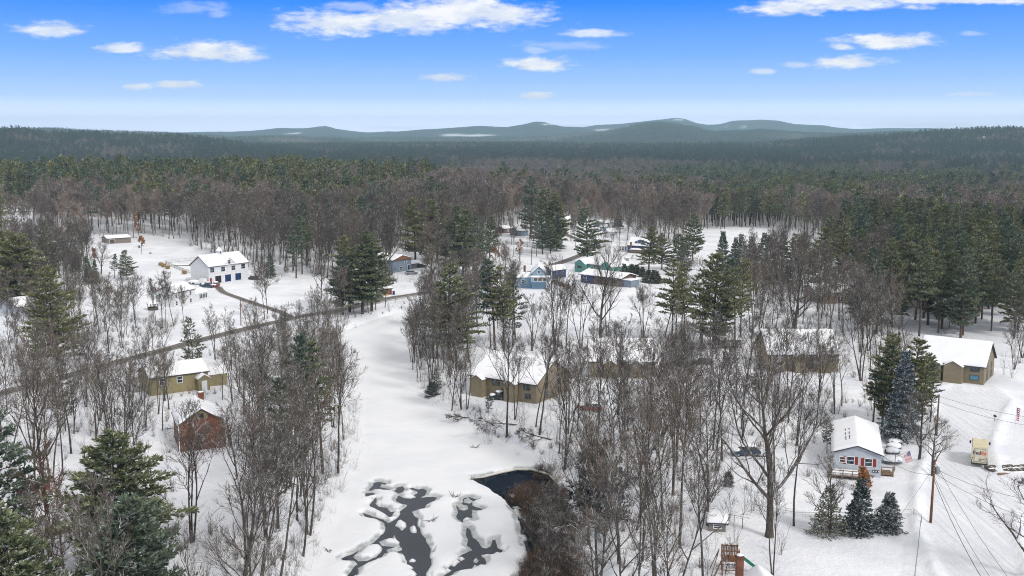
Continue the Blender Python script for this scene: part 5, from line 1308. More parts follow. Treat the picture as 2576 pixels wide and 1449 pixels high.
def pprob(u, vt):
    j = np.clip(np.interp(u, US[:13], np.arange(13)), 0, 12); i = np.clip(np.interp(vt, VS, np.arange(len(VS))), 0, len(VS) - 1)
    j0 = np.floor(j).astype(int); i0 = np.floor(i).astype(int); j1 = np.minimum(j0 + 1, 12); i1 = np.minimum(i0 + 1, len(VS) - 1); fj = j - j0; fi = i - i0
    return (PM[i0, j0] * (1 - fj) + PM[i0, j1] * fj) * (1 - fi) + (PM[i1, j0] * (1 - fj) + PM[i1, j1] * fj) * fi
def sector(r0, r1, sp, seed):
    r0, r1, sp = r0 * S, r1 * S, sp * S
    rs = np.random.RandomState(seed); xs = np.arange(-r1 * .58, r1 * .58, sp); ys = np.arange(r0 * .8, r1, sp)
    X_, Y_ = np.meshgrid(xs, ys); X_ = X_ + rs.uniform(0, sp, X_.shape); Y_ = Y_ + rs.uniform(0, sp, Y_.shape)
    X_ = X_.ravel(); Y_ = Y_.ravel(); r = np.hypot(X_, Y_)
    k = (r >= r0) & (r < r1) & (np.abs(X_) < Y_ * .55); return X_[k], Y_[k], rs
WOOD_EDGE = [(-400, 640), (100, 600), (235, 605), (360, 600), (440, 606), (520, 634), (650, 686), (745, 695), (810, 718), (960, 720), (1060, 700), (1200, 650), (1250, 600), (1400, 545), (1560, 560), (1640, 600), (1728, 640), (1742, 600), (1765, 577), (1960, 572), (2040, 600), (2100, 640), (2250, 640), (2500, 640), (3000, 640)]
X_, Y_, rs = sector(255, 760, 5.4, 1)
Zt = ground(X_, Y_); u, v = proj(X_, Y_, Zt); ut, vt = proj(X_, Y_, Zt + 17 * S)
keep = v < np.interp(u, [p[0] for p in WOOD_EDGE], [p[1] for p in WOOD_EDGE])
for g in GAPS: keep &= ~inpoly(u, v, g)
keep &= sdist(X_, Y_, ROADW, closed=False) > 5
keep &= ~((u > 1380) & (u < 1600) & (v > 556))
X_, Y_, Zt, u, v, vt = (q[keep] for q in (X_, Y_, Zt, u, v, vt))
nz_ = .6 * vnoise(X_, Y_, 34, 5) + .4 * vnoise(X_, Y_, 9, 6); nz_ = np.clip((nz_ - .5) * 1.9 + .5, 0, 1)
isp = nz_ < pprob(u, vt)
thin = rs.uniform(0, 1, X_.shape); keep = np.where(isp, thin < np.where(vt < 452, .42, .62), thin < .92)
wood = [(X_[i], Y_[i], Zt[i], (1.14 if vt[i] < 452 else 1.0) if isp[i] else 0) for i in range(len(X_)) if keep[i]]
for (x, y, z, ip) in wood:
    TREES.append(dict(kind=PL if ip else 'bare', p=Vector((x, y, z - .1)), H=S * ip * rng.uniform(15.5, 21) if ip else S * rng.uniform(14, 19), zone='in the far wood', key='forest', far=True))
# split: nearest 300 of each kind become things of their own
for t_ in TREES: t_['r'] = math.hypot(t_['p'].x, t_['p'].y)
def visible(t_):
    q = t_['p']; uu, vv = proj(q.x, q.y, q.z + t_['H']); return -60 < uu < 2640 and vv < 1449 and q.y > 60
TREES = [t_ for t_ in TREES if visible(t_)]
bare = sorted([t_ for t_ in TREES if t_['kind'] == 'bare'], key=lambda t_: t_['r'])
pine = sorted([t_ for t_ in TREES if t_['kind'] == PL], key=lambda t_: (not t_.get('listed', False), t_['r']))
NB = 282; NP = 292
one_bare, rest_bare = bare[:NB], bare[NB:]; one_pine, rest_pine = pine[:NP], pine[NP:]
print('BARE', len(bare), 'PINE', len(pine), 'r300', one_bare[-1]['r'], one_pine[-1]['r'])
# labels: trees of one zone are told apart by their place in the row, left to right, in groups of similar distance
ORD = ['leftmost', 'second from left', 'third from left', 'fourth from left', 'fifth from left', 'sixth from left', 'seventh from left', 'eighth from left', 'ninth from left', 'tenth from left', 'eleventh from left', 'twelfth from left', 'thirteenth from left', 'fourteenth from left', 'fifteenth from left', 'sixteenth from left']
def hword(h, lo, hi): return 'tall' if h > hi else ('short' if h < lo else 'middling')
def label_rows(lst, noun, lo, hi):
    zones = {}
    for t_ in lst: zones.setdefault(t_['zone'], []).append(t_)
    for z, L in zones.items():
        L.sort(key=lambda t_: t_['r']); size = 12; nrow = max(1, math.ceil(len(L) / size)); per = math.ceil(len(L) / nrow)
        for k in range(nrow):
            row = sorted(L[k * per:(k + 1) * per], key=lambda t_: t_['p'].x / t_['p'].y)
            for i, t_ in enumerate(row):
                depth = '' if nrow == 1 else ('nearest row, ' if k == 0 else ('farthest row, ' if k == nrow - 1 else ['second', 'third', 'fourth', 'fifth', 'sixth', 'seventh', 'eighth', 'ninth', 'tenth', 'eleventh', 'twelfth', 'thirteenth', 'fourteenth', 'fifteenth', 'sixteenth', 'seventeenth', 'eighteenth', 'nineteenth', 'twentieth', 'twenty-first', 'twenty-second'][min(k - 1, 20)] + ' row back, '))
                t_['label'] = '%s %s %s, %s%s' % (hword(t_['H'], lo, hi), noun, z, depth, ORD[i] if len(row) > 1 else 'alone')
                t_['group'] = noun.replace('bare tree', 'bare trees').replace('pine', 'pines') + ' ' + z
label_rows(one_bare, 'bare tree', 15, 20); label_rows(one_pine, 'pine', 18, 23)
for t_ in one_bare:
    tr = BARE[rng.randrange(len(BARE))] if t_['H'] > 14.5 else BARE[rng.choice((5, 6, 8, 3))]
    if 'leaning' in t_['zone']: tr = BARE[rng.choice((0, 2, 4, 5, 7, 7, 6))]
    o = tree('bare', t_['p'], t_['H'], tr=tr[1:], label=t_['label'], group=t_['group'], name='bare_tree')
    if 'leaning' in t_['zone']: o.rotation_euler = (0, rng.uniform(.02, .17), rng.uniform(-.9, .6))
for t_ in one_pine:
    L = PINE[t_.get('key') or 'forest']; tr = L[rng.randrange(len(L))]
    tree('pine', t_['p'], t_['H'], tr=tr, label=t_['label'], group=t_['group'], name='pine_tree', sx=rng.uniform(.92, 1.12) * t_.get('sx', 1.0))
for t_ in TREES:
    if t_['kind'] in ('big', 'med', 'sml'):
        tree('bare', t_['p'], t_['H'], tr={'big': BIG, 'med': MED, 'sml': SML}[t_['kind']], label=t_['own'], group='bare trees standing apart', name='bare_tree', sx=t_.get('sx', 1))
    elif t_['kind'] in ('spruce', 'holly'):
        tree('s', t_['p'], t_['H'], tr=PINE[t_['key']][0], label=t_['own'], cat='tree' if t_['kind'] == 'spruce' else 'bush', name=t_['name'], sx=t_.get('sx', 1))
# rest of the woods
def rows(lst, nm_, h0):
    return [(t_['p'].x, t_['p'].y, t_['p'].z, rng.uniform(0, 6.28), t_['H'] / h0, rng.randrange(nm_)) for t_ in lst]
nearb = [t_ for t_ in rest_bare if t_['r'] < 440 * S]; farb = [t_ for t_ in rest_bare if t_['r'] >= 440 * S]
def joined(T, C, mat, name):
    return None
nb_meshes = []
for i in (0, 1, 3, 4, 7):
    T, C = bare_tree(500 + i, **dict(specs[i], twig=1.5)); b0 = len(C.v); C.v += T.v; C.f += [tuple(b0 + j for j in f) for f in T.f]; nb_meshes.append(C.mesh('bare_tree_mesh', M['twig']))
if nearb: scatter_object('bare_woods', 'grey bare woods behind the nearer trees and houses', 'woods', nb_meshes, rows(nearb, 5, 18.5))
X2, Y2, rs = sector(760, 1500, 8.2, 2)
X2b, Y2b, rs = sector(1500, 2750, 11.0, 22)
X2 = np.concatenate([X2, X2b]); Y2 = np.concatenate([Y2, Y2b]); nfar_ = len(X2) - len(X2b)
Z2 = ground(X2, Y2); u2, v2 = proj(X2, Y2, Z2); _, vt2 = proj(X2, Y2, Z2 + 17 * S)
n2_ = .4 * vnoise(X2, Y2, 150, 15) + .3 * vnoise(X2, Y2, 50, 18) + .3 * vnoise(X2, Y2, 17, 16); n2_ = np.clip((n2_ - .5) * 2.3 + .5, 0, 1); ip2 = n2_ < pprob(u2, vt2)
sc2 = np.where(np.arange(len(X2)) < nfar_, 1.0, .92) * np.where(ip2, 1.0, .95)
ok2 = ~((fbm(X2, Y2, 260, 91, 2) > .80) & (np.arange(len(X2)) >= nfar_))
for (uu, vv, hu, hv, D) in SNOWFIELDS:
    ok2 &= ~((np.hypot((u2 - uu) / (hu * 1.1), (v2 - vv) / (hv * 1.5)) < 1) & (np.abs(np.hypot(X2, Y2) / S - D) < 500))
fb = rows(farb, 5, 18.0) + [(X2[i], Y2[i], Z2[i], rng.uniform(0, 6.28), S * sc2[i] * rng.uniform(.75, 1.1), rng.randrange(5)) for i in range(len(X2)) if not ip2[i] and ok2[i]]
nearp = [t_ for t_ in rest_pine if t_['r'] < 360 * S]; rest_pine = [t_ for t_ in rest_pine if t_['r'] >= 360 * S]
if nearp: scatter_object('pine_woods', 'tall pines standing deeper in the woods behind the nearer ones', 'woods', NEARP, rows(nearp, 4, 20.0))
fp = rows(rest_pine, 6, 19.0) + [(X2[i], Y2[i], Z2[i], rng.uniform(0, 6.28), S * sc2[i] * rng.uniform(.75, 1.25), rng.randrange(6) if i < nfar_ and n2_[i] < 2 and (i % 5) else 6 + rng.randrange(4)) for i in range(len(X2)) if ip2[i] and ok2[i] and (i % 8)]
scatter_object('brown_woods', 'brown leafless woods stretching away below the evergreen ridge', 'woods', FARB, fb)
scatter_object('pine_forest', 'dark green pine forest covering the middle distance', 'forest', FARP + FARD, fp)
X3, Y3, rs = sector(2750, 3300, 42, 3)
X4, Y4, rs = sector(3300, 6200, 50, 4)
X3 = np.concatenate([X3, X4]); Y3 = np.concatenate([Y3, Y4]); Z3 = ground(X3, Y3); u3, v3 = proj(X3, Y3, Z3 + 14 * S)
pr3 = np.clip(pprob(u3, v3) + (fbm(X3, Y3, 330, 21) - .5) * 2.6 - .16, 0, 1)
pk = np.clip(((1 - pr3) * 6).astype(int), 0, 5)
clear = (fbm(X3, Y3, 260, 91, 2) > .77)
u3g, v3g = proj(X3, Y3, Z3)
for (uu, vv, hu, hv, D) in SNOWFIELDS:
    clear |= (np.hypot((u3g - uu) / (hu * 1.15), (v3g - vv) / (hv * 1.8)) < 1) & (np.abs(np.hypot(X3, Y3) / S - D) < 900)
scatter_object('distant_woods', 'hazy mixed woods rolling to the hills', 'woods', PATCH, [(X3[i], Y3[i], Z3[i] - 1, rng.choice((0, 1.57, 3.14, 4.71)), S, pk[i]) for i in range(len(X3)) if not clear[i]])
print('far', len(fb), len(fp), len(X3), 'nearb', len(nearb))
# undergrowth
def shrub_mesh(seed, mat, H=2.2, n=26, spread=.5, r=.018, kids=5):
    rg = random.Random(seed); T = Tubes()
    for i in range(n):
        a = rg.uniform(0, 6.283); s = rg.uniform(0, spread); d = (math.cos(a) * s, math.sin(a) * s, 1); q = math.sqrt(1 + s * s); d = tuple(c / q for c in d)
        h = H * rg.uniform(.5, 1.05); pts, dirs = walk(rg, (math.cos(a) * .25 * s, math.sin(a) * .25 * s, -.2), d, h, 4, .12, .02); T.tube(pts, r, r * .4, 3)
        for k in range(kids):
            j = rg.randint(1, 3); p2, _ = walk(rg, pts[j], deflect(rg, dirs[j], rg.uniform(.4, .9)), h * rg.uniform(.2, .45), 2, .15, .03); T.tube(p2, r * .55, r * .3, 3)
    return T.mesh('shrub', mat)
US_ = [shrub_mesh(600 + i, M['twig'], H=h, n=n, spread=s) for i, (h, n, s) in enumerate(((2.2, 10, .5), (3.6, 7, .35), (6.0, 5, .25), (1.5, 16, .8)))]
under = []
for zi, (pl, dens) in enumerate([(ZONES[0][0], .62), (ZONES[1][0], .8), (ZONES[2][0], .9), (ZONES[3][0], .25), (ZONES[4][0], .6), (ZONES[7][0], .6), (ZONES[8][0], .4), (ZONES[9][0], .8), (ZONES[10][0], .5), (ZONES[11][0], .6), (ZONES[6][0], .6)]):
    for (x, y) in jitter_poly(pl, 1.9, 80 + zi):
        if rng.random() < dens * .62 and free(x, y): under.append((x, y, gz(x, y), rng.uniform(0, 6.28), rng.uniform(.6, 1.3), rng.randrange(4)))
# twiggy fringe along the river banks and the road edge
def along(pts, n, off, wdt, seed):
    rg = random.Random(seed)
    for (a, b_) in zip(pts[:-1], pts[1:]):
        L_ = math.hypot(b_[0] - a[0], b_[1] - a[1]); k = int(L_ * n)
        for i in range(k):
            s_ = rg.random(); x = a[0] + (b_[0] - a[0]) * s_; y = a[1] + (b_[1] - a[1]) * s_; nx, ny = -(b_[1] - a[1]) / L_, (b_[0] - a[0]) / L_; q = off + rg.uniform(0, wdt)
            yield x + nx * q, y + ny * q
for (x, y) in along(RIV[4:16], 1.3, -4.5, 4.5, 5): under.append((x, y, gz(x, y), rng.uniform(0, 6.28), rng.uniform(.5, 1.1), rng.randrange(4)))
for (x, y) in along(RIV[20:], .95, -4.5, 4.5, 6): under.append((x, y, gz(x, y), rng.uniform(0, 6.28), rng.uniform(.4, .95), rng.randrange(4)))
for (x, y, z, ip) in wood:
    if math.hypot(x, y) < 430 * S:
        for k in range(2): xx, yy = x + rng.uniform(-3, 3), y + rng.uniform(-3, 3); under.append((xx, yy, gz(xx, yy), rng.uniform(0, 6.28), rng.uniform(.9, 2.0), rng.randrange(4)))
scatter_object('undergrowth', 'thin snowy undergrowth and saplings among the bare trees', 'undergrowth', US_, under)
# brown brush in the pit below the dam and at the bank foot
BR = [shrub_mesh(620 + i, M['brush'], H=2.3, n=46, spread=1.1, r=.017, kids=6) for i in range(3)]
bp_ = []
for (x, y) in jitter_poly([(1282, 1250), (1300, 1222), (1345, 1200), (1390, 1205), (1430, 1260), (1450, 1340), (1465, 1449), (1470, 1700), (1290, 1700), (1300, 1449), (1345, 1390), (1320, 1330), (1305, 1290)], 1.0, 97, -4.0):
    uu_, vv_ = proj(x, y, ICE); ax_, ay_ = np.array([uu_]), np.array([vv_])
    if any(inpoly(ax_, ay_, L_)[0] for L_ in ISLES) or float(vnoise(ax_, ay_, 42, 5)[0]) < .12: continue
    bp_.append((x, y, float(level(np.array([x]), np.array([y]))[0]) - .5, rng.uniform(0, 6.28), rng.uniform(.6, 1.15), rng.randrange(3)))
scatter_object('brown_brush', 'dense brown brush filling the hollow below the dam', 'brush', BR, bp_)
# ------------------------------------------------------------------ vehicles
M['truck'] = plain('cream_truck_paint', (.62, .57, .42), .45, .08, 1.5)
M['truck_roof'] = plain('dirty_truck_roof', (.60, .54, .36), .6, .1, 1.5)
def paint(name, c): return plain(name, c, .35, .05, 2, .5)
def text_obj(txt, size, mat, parent, loc, rot, ext=.01, sx=1.0, align='LEFT', name='lettering'):
    cu = bpy.data.curves.new(name, 'FONT'); cu.body = txt; cu.size = size; cu.extrude = ext; cu.offset = .012 * size; cu.align_x = align; cu.materials.append(mat)
    o = bpy.data.objects.new(name, cu); link(o, parent); o.location = loc; o.rotation_euler = rot; o.scale = (sx, 1, 1)
    dg = bpy.context.evaluated_depsgraph_get(); me = bpy.data.meshes.new_from_object(o.evaluated_get(dg)); o2 = bpy.data.objects.new(name, me); link(o2, parent)
    o2.location = loc; o2.rotation_euler = rot; o2.scale = (sx, 1, 1); bpy.data.objects.remove(o); return o2
def wheel(mb_n, parent, x, y, r, w_):
    m_ = MB(); m_.tube([(x - w_ / 2, y, r), (x + w_ / 2, y, r)], r, 16); o = m_.build('wheel', M['rubber'], parent)
    k = MB(); k.tube([(x - w_ / 2 - .012, y, r), (x + w_ / 2 + .012, y, r)], r * .55, 12); k.build('rim', M['steel'], o)
def delivery_truck():
    # rear face centre stands at the foot point; local y runs forward
    pr = P(2348 + 1240 / 10.8, 1073.4 + 1085 / 10.8); pf = P(2348 + 1150 / 10.8, 1073.4 + 640 / 10.8)
    o = empty('delivery_truck', pr, math.atan2(-(pf.x - pr.x) * .9, pf.y - pr.y) - .09, 'cream step-van delivery truck with big purple and orange lettering on its rear', 'delivery truck')
    L, W_, z0, z1 = 6.9, 2.35, .55, 3.05; b = MB(); hw = W_ / 2
    n = 10; pf_ = []
    sec = [(-hw, z0), (hw, z0), (hw, z1 - .12), (hw - .12, z1), (-hw + .12, z1), (-hw, z1 - .12)]
    b.prism(sec, 0, L - 1.6, M['truck'])
    # sloping cab and short bonnet
    b.prism([(L - 1.6, z0), (L, z0), (L, 1.35), (L - .75, 1.55), (L - 1.2, 2.75), (L - 1.6, z1)], -hw + .02, hw - .02, M['truck'], axis='x')
    body = b.build('body', M['truck'], o)
    r = MB(); r.box(-hw + .12, .05, z1 + .003, hw - .12, L - 1.75, z1 + .03); r.build('roof_panel', M['truck_roof'], body)
    d = MB(); d.box(-.72, -.035, z0 + .28, .74, -.002, z1 - .25); dr = d.build('rear_door', M['truck'], o)
    s_ = MB()
    for (a0, c0, a1, c1) in ((-.78, z0 + .22, -.72, z1 - .19), (.74, z0 + .22, .80, z1 - .19), (-.72, z1 - .25, .74, z1 - .19), (-.72, z0 + .22, .74, z0 + .28)): s_.box(a0, -.05, c0, a1, -.002, c1)
    s_.build('door_frame', M['concrete'], dr)
    hd = MB(); hd.box(-.1, -.07, z0 + .4, .25, -.036, z0 + .46); hd.build('handle', M['black'], dr)
    for sg in (-1, 1):
        t_ = MB(); t_.box(sg * 1.0 - .07, -.03, 1.25, sg * 1.0 + .07, -.004, 1.42); t_.build('tail_light', M['redpaint'], o)
        g = MB(); g.box(sg * 1.12 - .035, -.06, .5, sg * 1.12 + .035, -.004, 1.05); g.build('corner_guard', M['black'], o)
        m_ = MB(); m_.box(sg * 1.42 - .12, L - 1.15, 2.05, sg * 1.42 + .12, L - 1.08, 2.5); m_.tube([(sg * 1.16, L - 1.1, 2.45), (sg * 1.42, L - 1.1, 2.45)], .02, 6); m_.build('mirror', M['black'], o)
        for yy in (1.6, L - 1.2): wheel(0, o, sg * (hw - .17), yy, .42, .28)
    bp = MB(); bp.box(-hw, -.22, .42, hw, -.003, .54); bp.build('bumper', M['black'], o)
    ws = MB(); ws.box(-hw + .2, L - 1.02, 1.75, hw - .2, L - .95, 2.5); ws.build('windscreen', M['glass'], o)
    tp, to = paint('purple_letters', (.035, .012, .085)), paint('orange_letters', (.75, .09, .015))
    text_obj('Fed', .78, tp, body, (-.98, -.062, z1 - 1.12), (R(90), 0, 0), sx=1.0)
    text_obj('Ex', .78, to, body, (.18, -.062, z1 - 1.12), (R(90), 0, 0), sx=1.0)
    text_obj('Ground', .22, M['black'], body, (-.1, -.062, z0 + .62), (R(90), 0, 0), ext=.004)
delivery_truck()
def car(u, v, yaw, col, label, kind='car', snow=.22, z=0.0, ln=4.5, wd=1.8):
    p = P(u, v); o = empty('parked_' + kind, (p.x, p.y, p.z + z), R(yaw), label, kind, 'cars and trucks parked at the houses'); hw = wd / 2
    b = MB()
    if kind == 'pickup': lo = [(0, .35), (ln, .35), (ln, .95), (ln - 1.3, 1.05), (ln - 1.35, 1.0), (0, 1.0)]; cab = [(ln - 3.3, 1.0), (ln - 1.3, 1.0), (ln - 1.9, 1.7), (ln - 3.15, 1.7)]
    else: lo = [(0, .3), (ln, .3), (ln, .78), (ln - 1.0, .95), (.3, .98), (0, .8)]; cab = [(.35, .95), (ln - 1.1, .92), (ln - 1.85, 1.48), (.95, 1.5)]
    b.prism(lo, -hw, hw, axis='x'); bo = b.build('body', col, o)
    g = MB(); g.prism(cab, -hw + .1, hw - .1, axis='x'); g.build('windows', M['glass'], o) if False else g.build('glasshouse', M['glass'], o)
    xs = [q[0] for q in cab]; rf = MB(); rf.box(-hw + .13, min(xs) + .6 if kind != 'pickup' else min(xs) + .18, cab[2][1] + .003, hw - .13, max(xs) - .72, cab[2][1] + .06); ro = rf.build('roof', col, o)
    if snow:
        s_ = MB(); s_.mound(0, (min(xs) + max(xs)) / 2, cab[2][1] + .05, hw * .9, (max(xs) - min(xs)) * .42, snow, under=0); s_.mound(0, ln - .7, .95, hw * .9, .65, snow * .7, under=.1)
        if kind == 'pickup': s_.mound(0, .85, 1.0, hw * .9, .85, snow, under=.1)
        s_.build('snow_cover', M['roof_snow'], ro, smooth=True)
    for yy in (.8, ln - .85):
        for sg in (-1, 1): wheel(0, o, sg * (hw - .1), yy, .34, .22)
    for sg in (-1, 1):
        h_ = MB(); h_.box(sg * (hw - .3) - .15, ln + .002, .6, sg * (hw - .3) + .15, ln + .03, .75); h_.build('headlight', M['trim'], o)
        h_ = MB(); h_.box(sg * (hw - .25) - .13, -.03, .6, sg * (hw - .25) + .13, -.002, .78); h_.build('tail_light', M['redpaint'], o)
    return o
cb, cw, cr, cg, ck = paint('navy_car', (.02, .05, .10)), paint('white_car', (.65, .66, .68)), paint('red_car', (.30, .022, .018)), paint('silver_car', (.30, .32, .34)), paint('black_car', (.02, .02, .025))
car(*ZB(985, 775), -115, cb, 'dark blue pickup in front of the barn beside the flatbed', 'pickup', .2, ln=5.3)
car(*ZB(1225, 765), 170, cr, 'small snow-topped maroon car by the middle garage door', 'car', .35, ln=3.6)
car(*ZB(1680, 670), -100, ck, 'black and white car parked at the right end of the barn', 'car', .12)
car(*ZM(1405, 655), -70, cg, 'silver car parked outside the blue-grey house', 'car', .1)
car(*ZM(1500, 590), -60, ck, 'snow-covered dark car behind the blue-grey house', 'car', .3)
car(*ZV(1175, 800), -80, cw, 'white car parked at the left end of the teal house', 'car', .15)
car(*ZL(735, 540), 80, ck, 'dark car half buried in snow left of the long shed', 'car', .2)
car(*ZL(50, 345), 80, ck, 'dark car under the large pale house at the left edge', 'car', .25)
car(*B3(480, 205), 75, cr, 'bright red car in the townhouse car park', 'car', .03)
car(*B3(500, 240), 75, cg, 'grey car just below the bright red one in the car park', 'car', .2)
car(*B3(525, 292), 75, ck, 'black car nearest to the camera in the townhouse car park', 'car', .2)
car(*B3(675, 185), 80, ck, 'dark brownish car behind the thin pine in the car park', 'car', .2)
car(*B3(8, 470), 60, cr, 'red car glimpsed through the branches below the waterside townhouse', 'car', .05)
car(*B3(950, 725), 95, cb, 'dark blue covered vehicle under snow behind the yard trees', 'car', .35)
car(*ZC(660, 1050), 90, ck, 'small black snow-topped car before the waterside townhouse', 'car', .3, ln=3.2)
# flatbed trailer and stake body beside the barn
p = P(*ZB(800, 735)); o = empty('flatbed_truck', p, R(-112), 'white snow-loaded flatbed truck with stake rack beside the barn', 'truck', 'cars and trucks parked at the houses')
c = MB(); c.box(-1.2, 0, .8, 1.2, 5.2, 1.05); bd = c.build('flatbed', M['trim'], o); c = MB(); c.mound(0, 2.6, 1.05, 1.15, 2.5, .55, under=0); c.build('snow_load', M['roof_snow'], bd, smooth=True)
c = MB()
for k in range(7): c.box(-1.2 + k * .39, -.1, .8, -1.13 + k * .39, -.03, 2.2)
c.box(-1.2, -.1, 2.1, 1.2, -.03, 2.2); c.build('stake_rack', M['steel'], o)
c = MB(); c.box(-1.0, 5.3, .6, 1.0, 6.9, 2.2); c.build('cab', M['trim'], o)
for yy in (1.2, 6.0):
    for sg in (-1, 1): wheel(0, o, sg * .95, yy, .42, .26)
# ------------------------------------------------------------------ poles, wires, flags, fences
M['pole'] = plain('brown_pole', (.17, .085, .045), .85, .25, 4)
M['wire'] = plain('black_wire', (.03, .03, .032), .7)
POLE = {}
def pole(key, u, v, vt, label, r=.15, arm=0, box=None):
    p = P(u, v); a, e = sky_ae(u, vt); H = e * p.y + CAMZ - p.z; o = empty('utility_pole', p, 0, label, 'utility pole', 'utility poles along the roads')
    m_ = MB(); m_.tube([(0, 0, -.5), (.08, 0, H)], [r * 1.15, r * .75], 10); m_.build('post', M['pole'], o, smooth=True)
    if box:
        t_ = MB(); t_.lathe([(.28, 0), (.3, .05), (.3, .85), (.2, .95)], 12, c=(.48, -.1, H - 1.9)); t_.build('transformer', M['steel'], o, smooth=True)
    if arm:
        t_ = MB(); t_.box(-arm, -.05, H - .45, arm, .05, H - .35); ar = t_.build('crossarm', M['pole'], o)
        for q in (-arm + .1, arm - .1): k = MB(); k.lathe([(.04, 0), (.06, .08), (.03, .16)], 8, c=(q, 0, H - .35)); k.build('insulator', M['steel'], ar)
    for q in range(3):
        k = MB(); k.box(-.09, -r - .05, H - .8 - q * .35, .09, -r + .03, H - .72 - q * .35); k.build('bracket', M['steel'], o)
    POLE[key] = Vector((p.x + .08, p.y, p.z + H)); return o
pole('near', 2341, 1313, 1156, 'tall brown utility pole with transformer standing beside the street', .17, box=True)
pole('far', 2355, 1102, 992, 'brown utility pole behind the street tree near the cul-de-sac', .16)
pole('barn', *ZB(1560, 1335), ZB(0, 950)[1], 'thin utility pole below the barn driveway', .13)
pole('road1', *ZV(995, 790), ZV(0, 615)[1], 'thin utility pole on the village road bend', .12)
pole('road2', *ZV(1120, 400), ZV(0, 260)[1], 'small utility pole up the village road', .12)
pole('road3', *ZV(550, 745), ZV(0, 500)[1], 'grey utility pole on the slope above the light blue house', .12)
def wire(a, b_, sag, label, r=.022, name='power_line'):
    m_ = MB(); n = 20; pts = []
    for i in range(n + 1):
        s_ = i / n; q = a.lerp(b_, s_); pts.append((q.x - a.x, q.y - a.y, q.z - a.z - sag * 4 * s_ * (1 - s_)))
    m_.tube(pts, r, 5); o = m_.build(name, M['wire'], None, loc=a); tag(o, label, 'cable', 'overhead wires')
pn, pf2 = POLE['near'], POLE['far']
def at3(u, v, y):  # a point on a known distance
    a, e = sky_ae(u, v); return Vector((a * y, y, CAMZ + e * y))
wire(pn - Vector((0, 0, 2.6)), at3(2540, 1560, 95), 1.2, 'thick black cable dropping from the near pole along the street', .035)
wire(pn - Vector((0, 0, 2.2)), at3(2555, 1540, 95), 1.0, 'thin wire just right of the thick black cable')
wire(pn - Vector((0, 0, .3)), at3(2620, 1560, 95), .9, 'topmost thin wire running down along the street')
wire(pn - Vector((0, 0, 1.2)), at3(2700, 1270, 128), 1.0, 'upper wire crossing the street to the right edge')
wire(pn - Vector((0, 0, 1.8)), at3(2700, 1335, 124), 1.0, 'lower wire crossing the street to the right edge')
wire(pf2 - Vector((0, 0, .3)), at3(2700, 1060, 165), .8, 'upper wire from the far pole to the right edge')
wire(pf2 - Vector((0, 0, 1.3)), at3(2700, 1085, 163), .8, 'lower wire from the far pole to the right edge')
wire(pf2 - Vector((0, 0, .6)), pn - Vector((0, 0, .6)), .5, 'wire joining the two street poles')
wh_c = P(*ZH(1225, 1120)) + Vector((0, 0, 3.2)); wire(pn - Vector((0, 0, 2.0)), wh_c, .9, 'service wire sagging from the near pole to the grey house')
wire(pn - Vector((0, 0, 1.0)), P(2262, 1300), .05, 'guy wire from the near pole to the yard fence corner', .018)
wire(POLE['road3'], POLE['road1'], 1.0, 'wire between the two village road poles')
wire(POLE['barn'], at3(780, 770, 300), 1.5, 'wire from the barn pole across the road')
# flags
m, t, b = newmat('flag_red'); b.inputs['Base Color'].default_value = (.42, .03, .035, 1); b.inputs['Roughness'].default_value = .8; M['fr'] = m
m, t, b = newmat('flag_blue'); b.inputs['Base Color'].default_value = (.02, .035, .13, 1); b.inputs['Roughness'].default_value = .8; M['fb'] = m
m, t, b = newmat('flag_white'); b.inputs['Base Color'].default_value = (.72, .72, .72, 1); b.inputs['Roughness'].default_value = .8; M['fw'] = m
def flag(parent, top, w_, h_, lean=(0.35, 0, -.94), out=(.94, -.1, .32)):
    m_ = MB(); T_ = Vector(top); dn = Vector(lean).normalized(); ou = Vector(out).normalized(); nrm = dn.cross(ou)
    def pt(i, j, k=0): s_, t_ = i / 26, j / 13; return T_ + ou * (w_ * s_ * (1 - .18 * t_)) + dn * (h_ * t_) + nrm * (math.sin(s_ * 8 + t_ * 2) * .07 * s_ + k)
    for j in range(13):
        for i in range(26):
            mat = M['fb'] if (i < 10 and j < 7) else (M['fr'] if j % 2 == 0 else M['fw'])
            m_.face([pt(i, j), pt(i + 1, j), pt(i + 1, j + 1), pt(i, j + 1)], mat)
    for r_ in range(9):          # small stars in the canton
        for q in range(6 if r_ % 2 == 0 else 5):
            ci, cj = (.8 + q * 1.6 + (0 if r_ % 2 == 0 else .8)), .6 + r_ * .72
            for k in (.006, -.006):
                m_.face([pt(ci + .4 * math.cos(a * 1.2566) * (1 if a % 1 == 0 else 1), cj + .22 * math.sin(a * 1.2566), k) for a in range(5)], M['fw'])
    m_.build('flag', None, parent)
p = P(*ZH(1470, 1050)); o = empty('flagpole', p, 0, 'short post at the porch steps holding a draped striped flag', 'flagpole')
c = MB(); c.tube([(0, 0, -.3), (0, 0, 2.6)], .07, 8); c.tube([(0, 0, 2.2), (2.1, -.2, 3.3)], .03, 6); c.build('post', M['wood'], o); flag(o, (2.1, -.2, 3.3), 1.6, 1.1, lean=(-.75, 0, -.6), out=(.25, -.1, -.95))
p = P(*B4(1281, 615)); a, e = sky_ae(*B4(1287, 440)); H = e * p.y + CAMZ - p.z
o = empty('flagpole', p, 0, 'tall thin white flagpole with limp striped flag behind the truck', 'flagpole')
c = MB(); c.tube([(0, 0, -.3), (.05, 0, H)], .05, 8); c.lathe([(.02, 0), (.09, .06), (.02, .14)], 8, c=(.05, 0, H)); c.build('pole', M['trim'], o); flag(o, (.1, 0, H - .1), .55, 2.2, lean=(0, 0, -1), out=(.9, -.2, -.3))
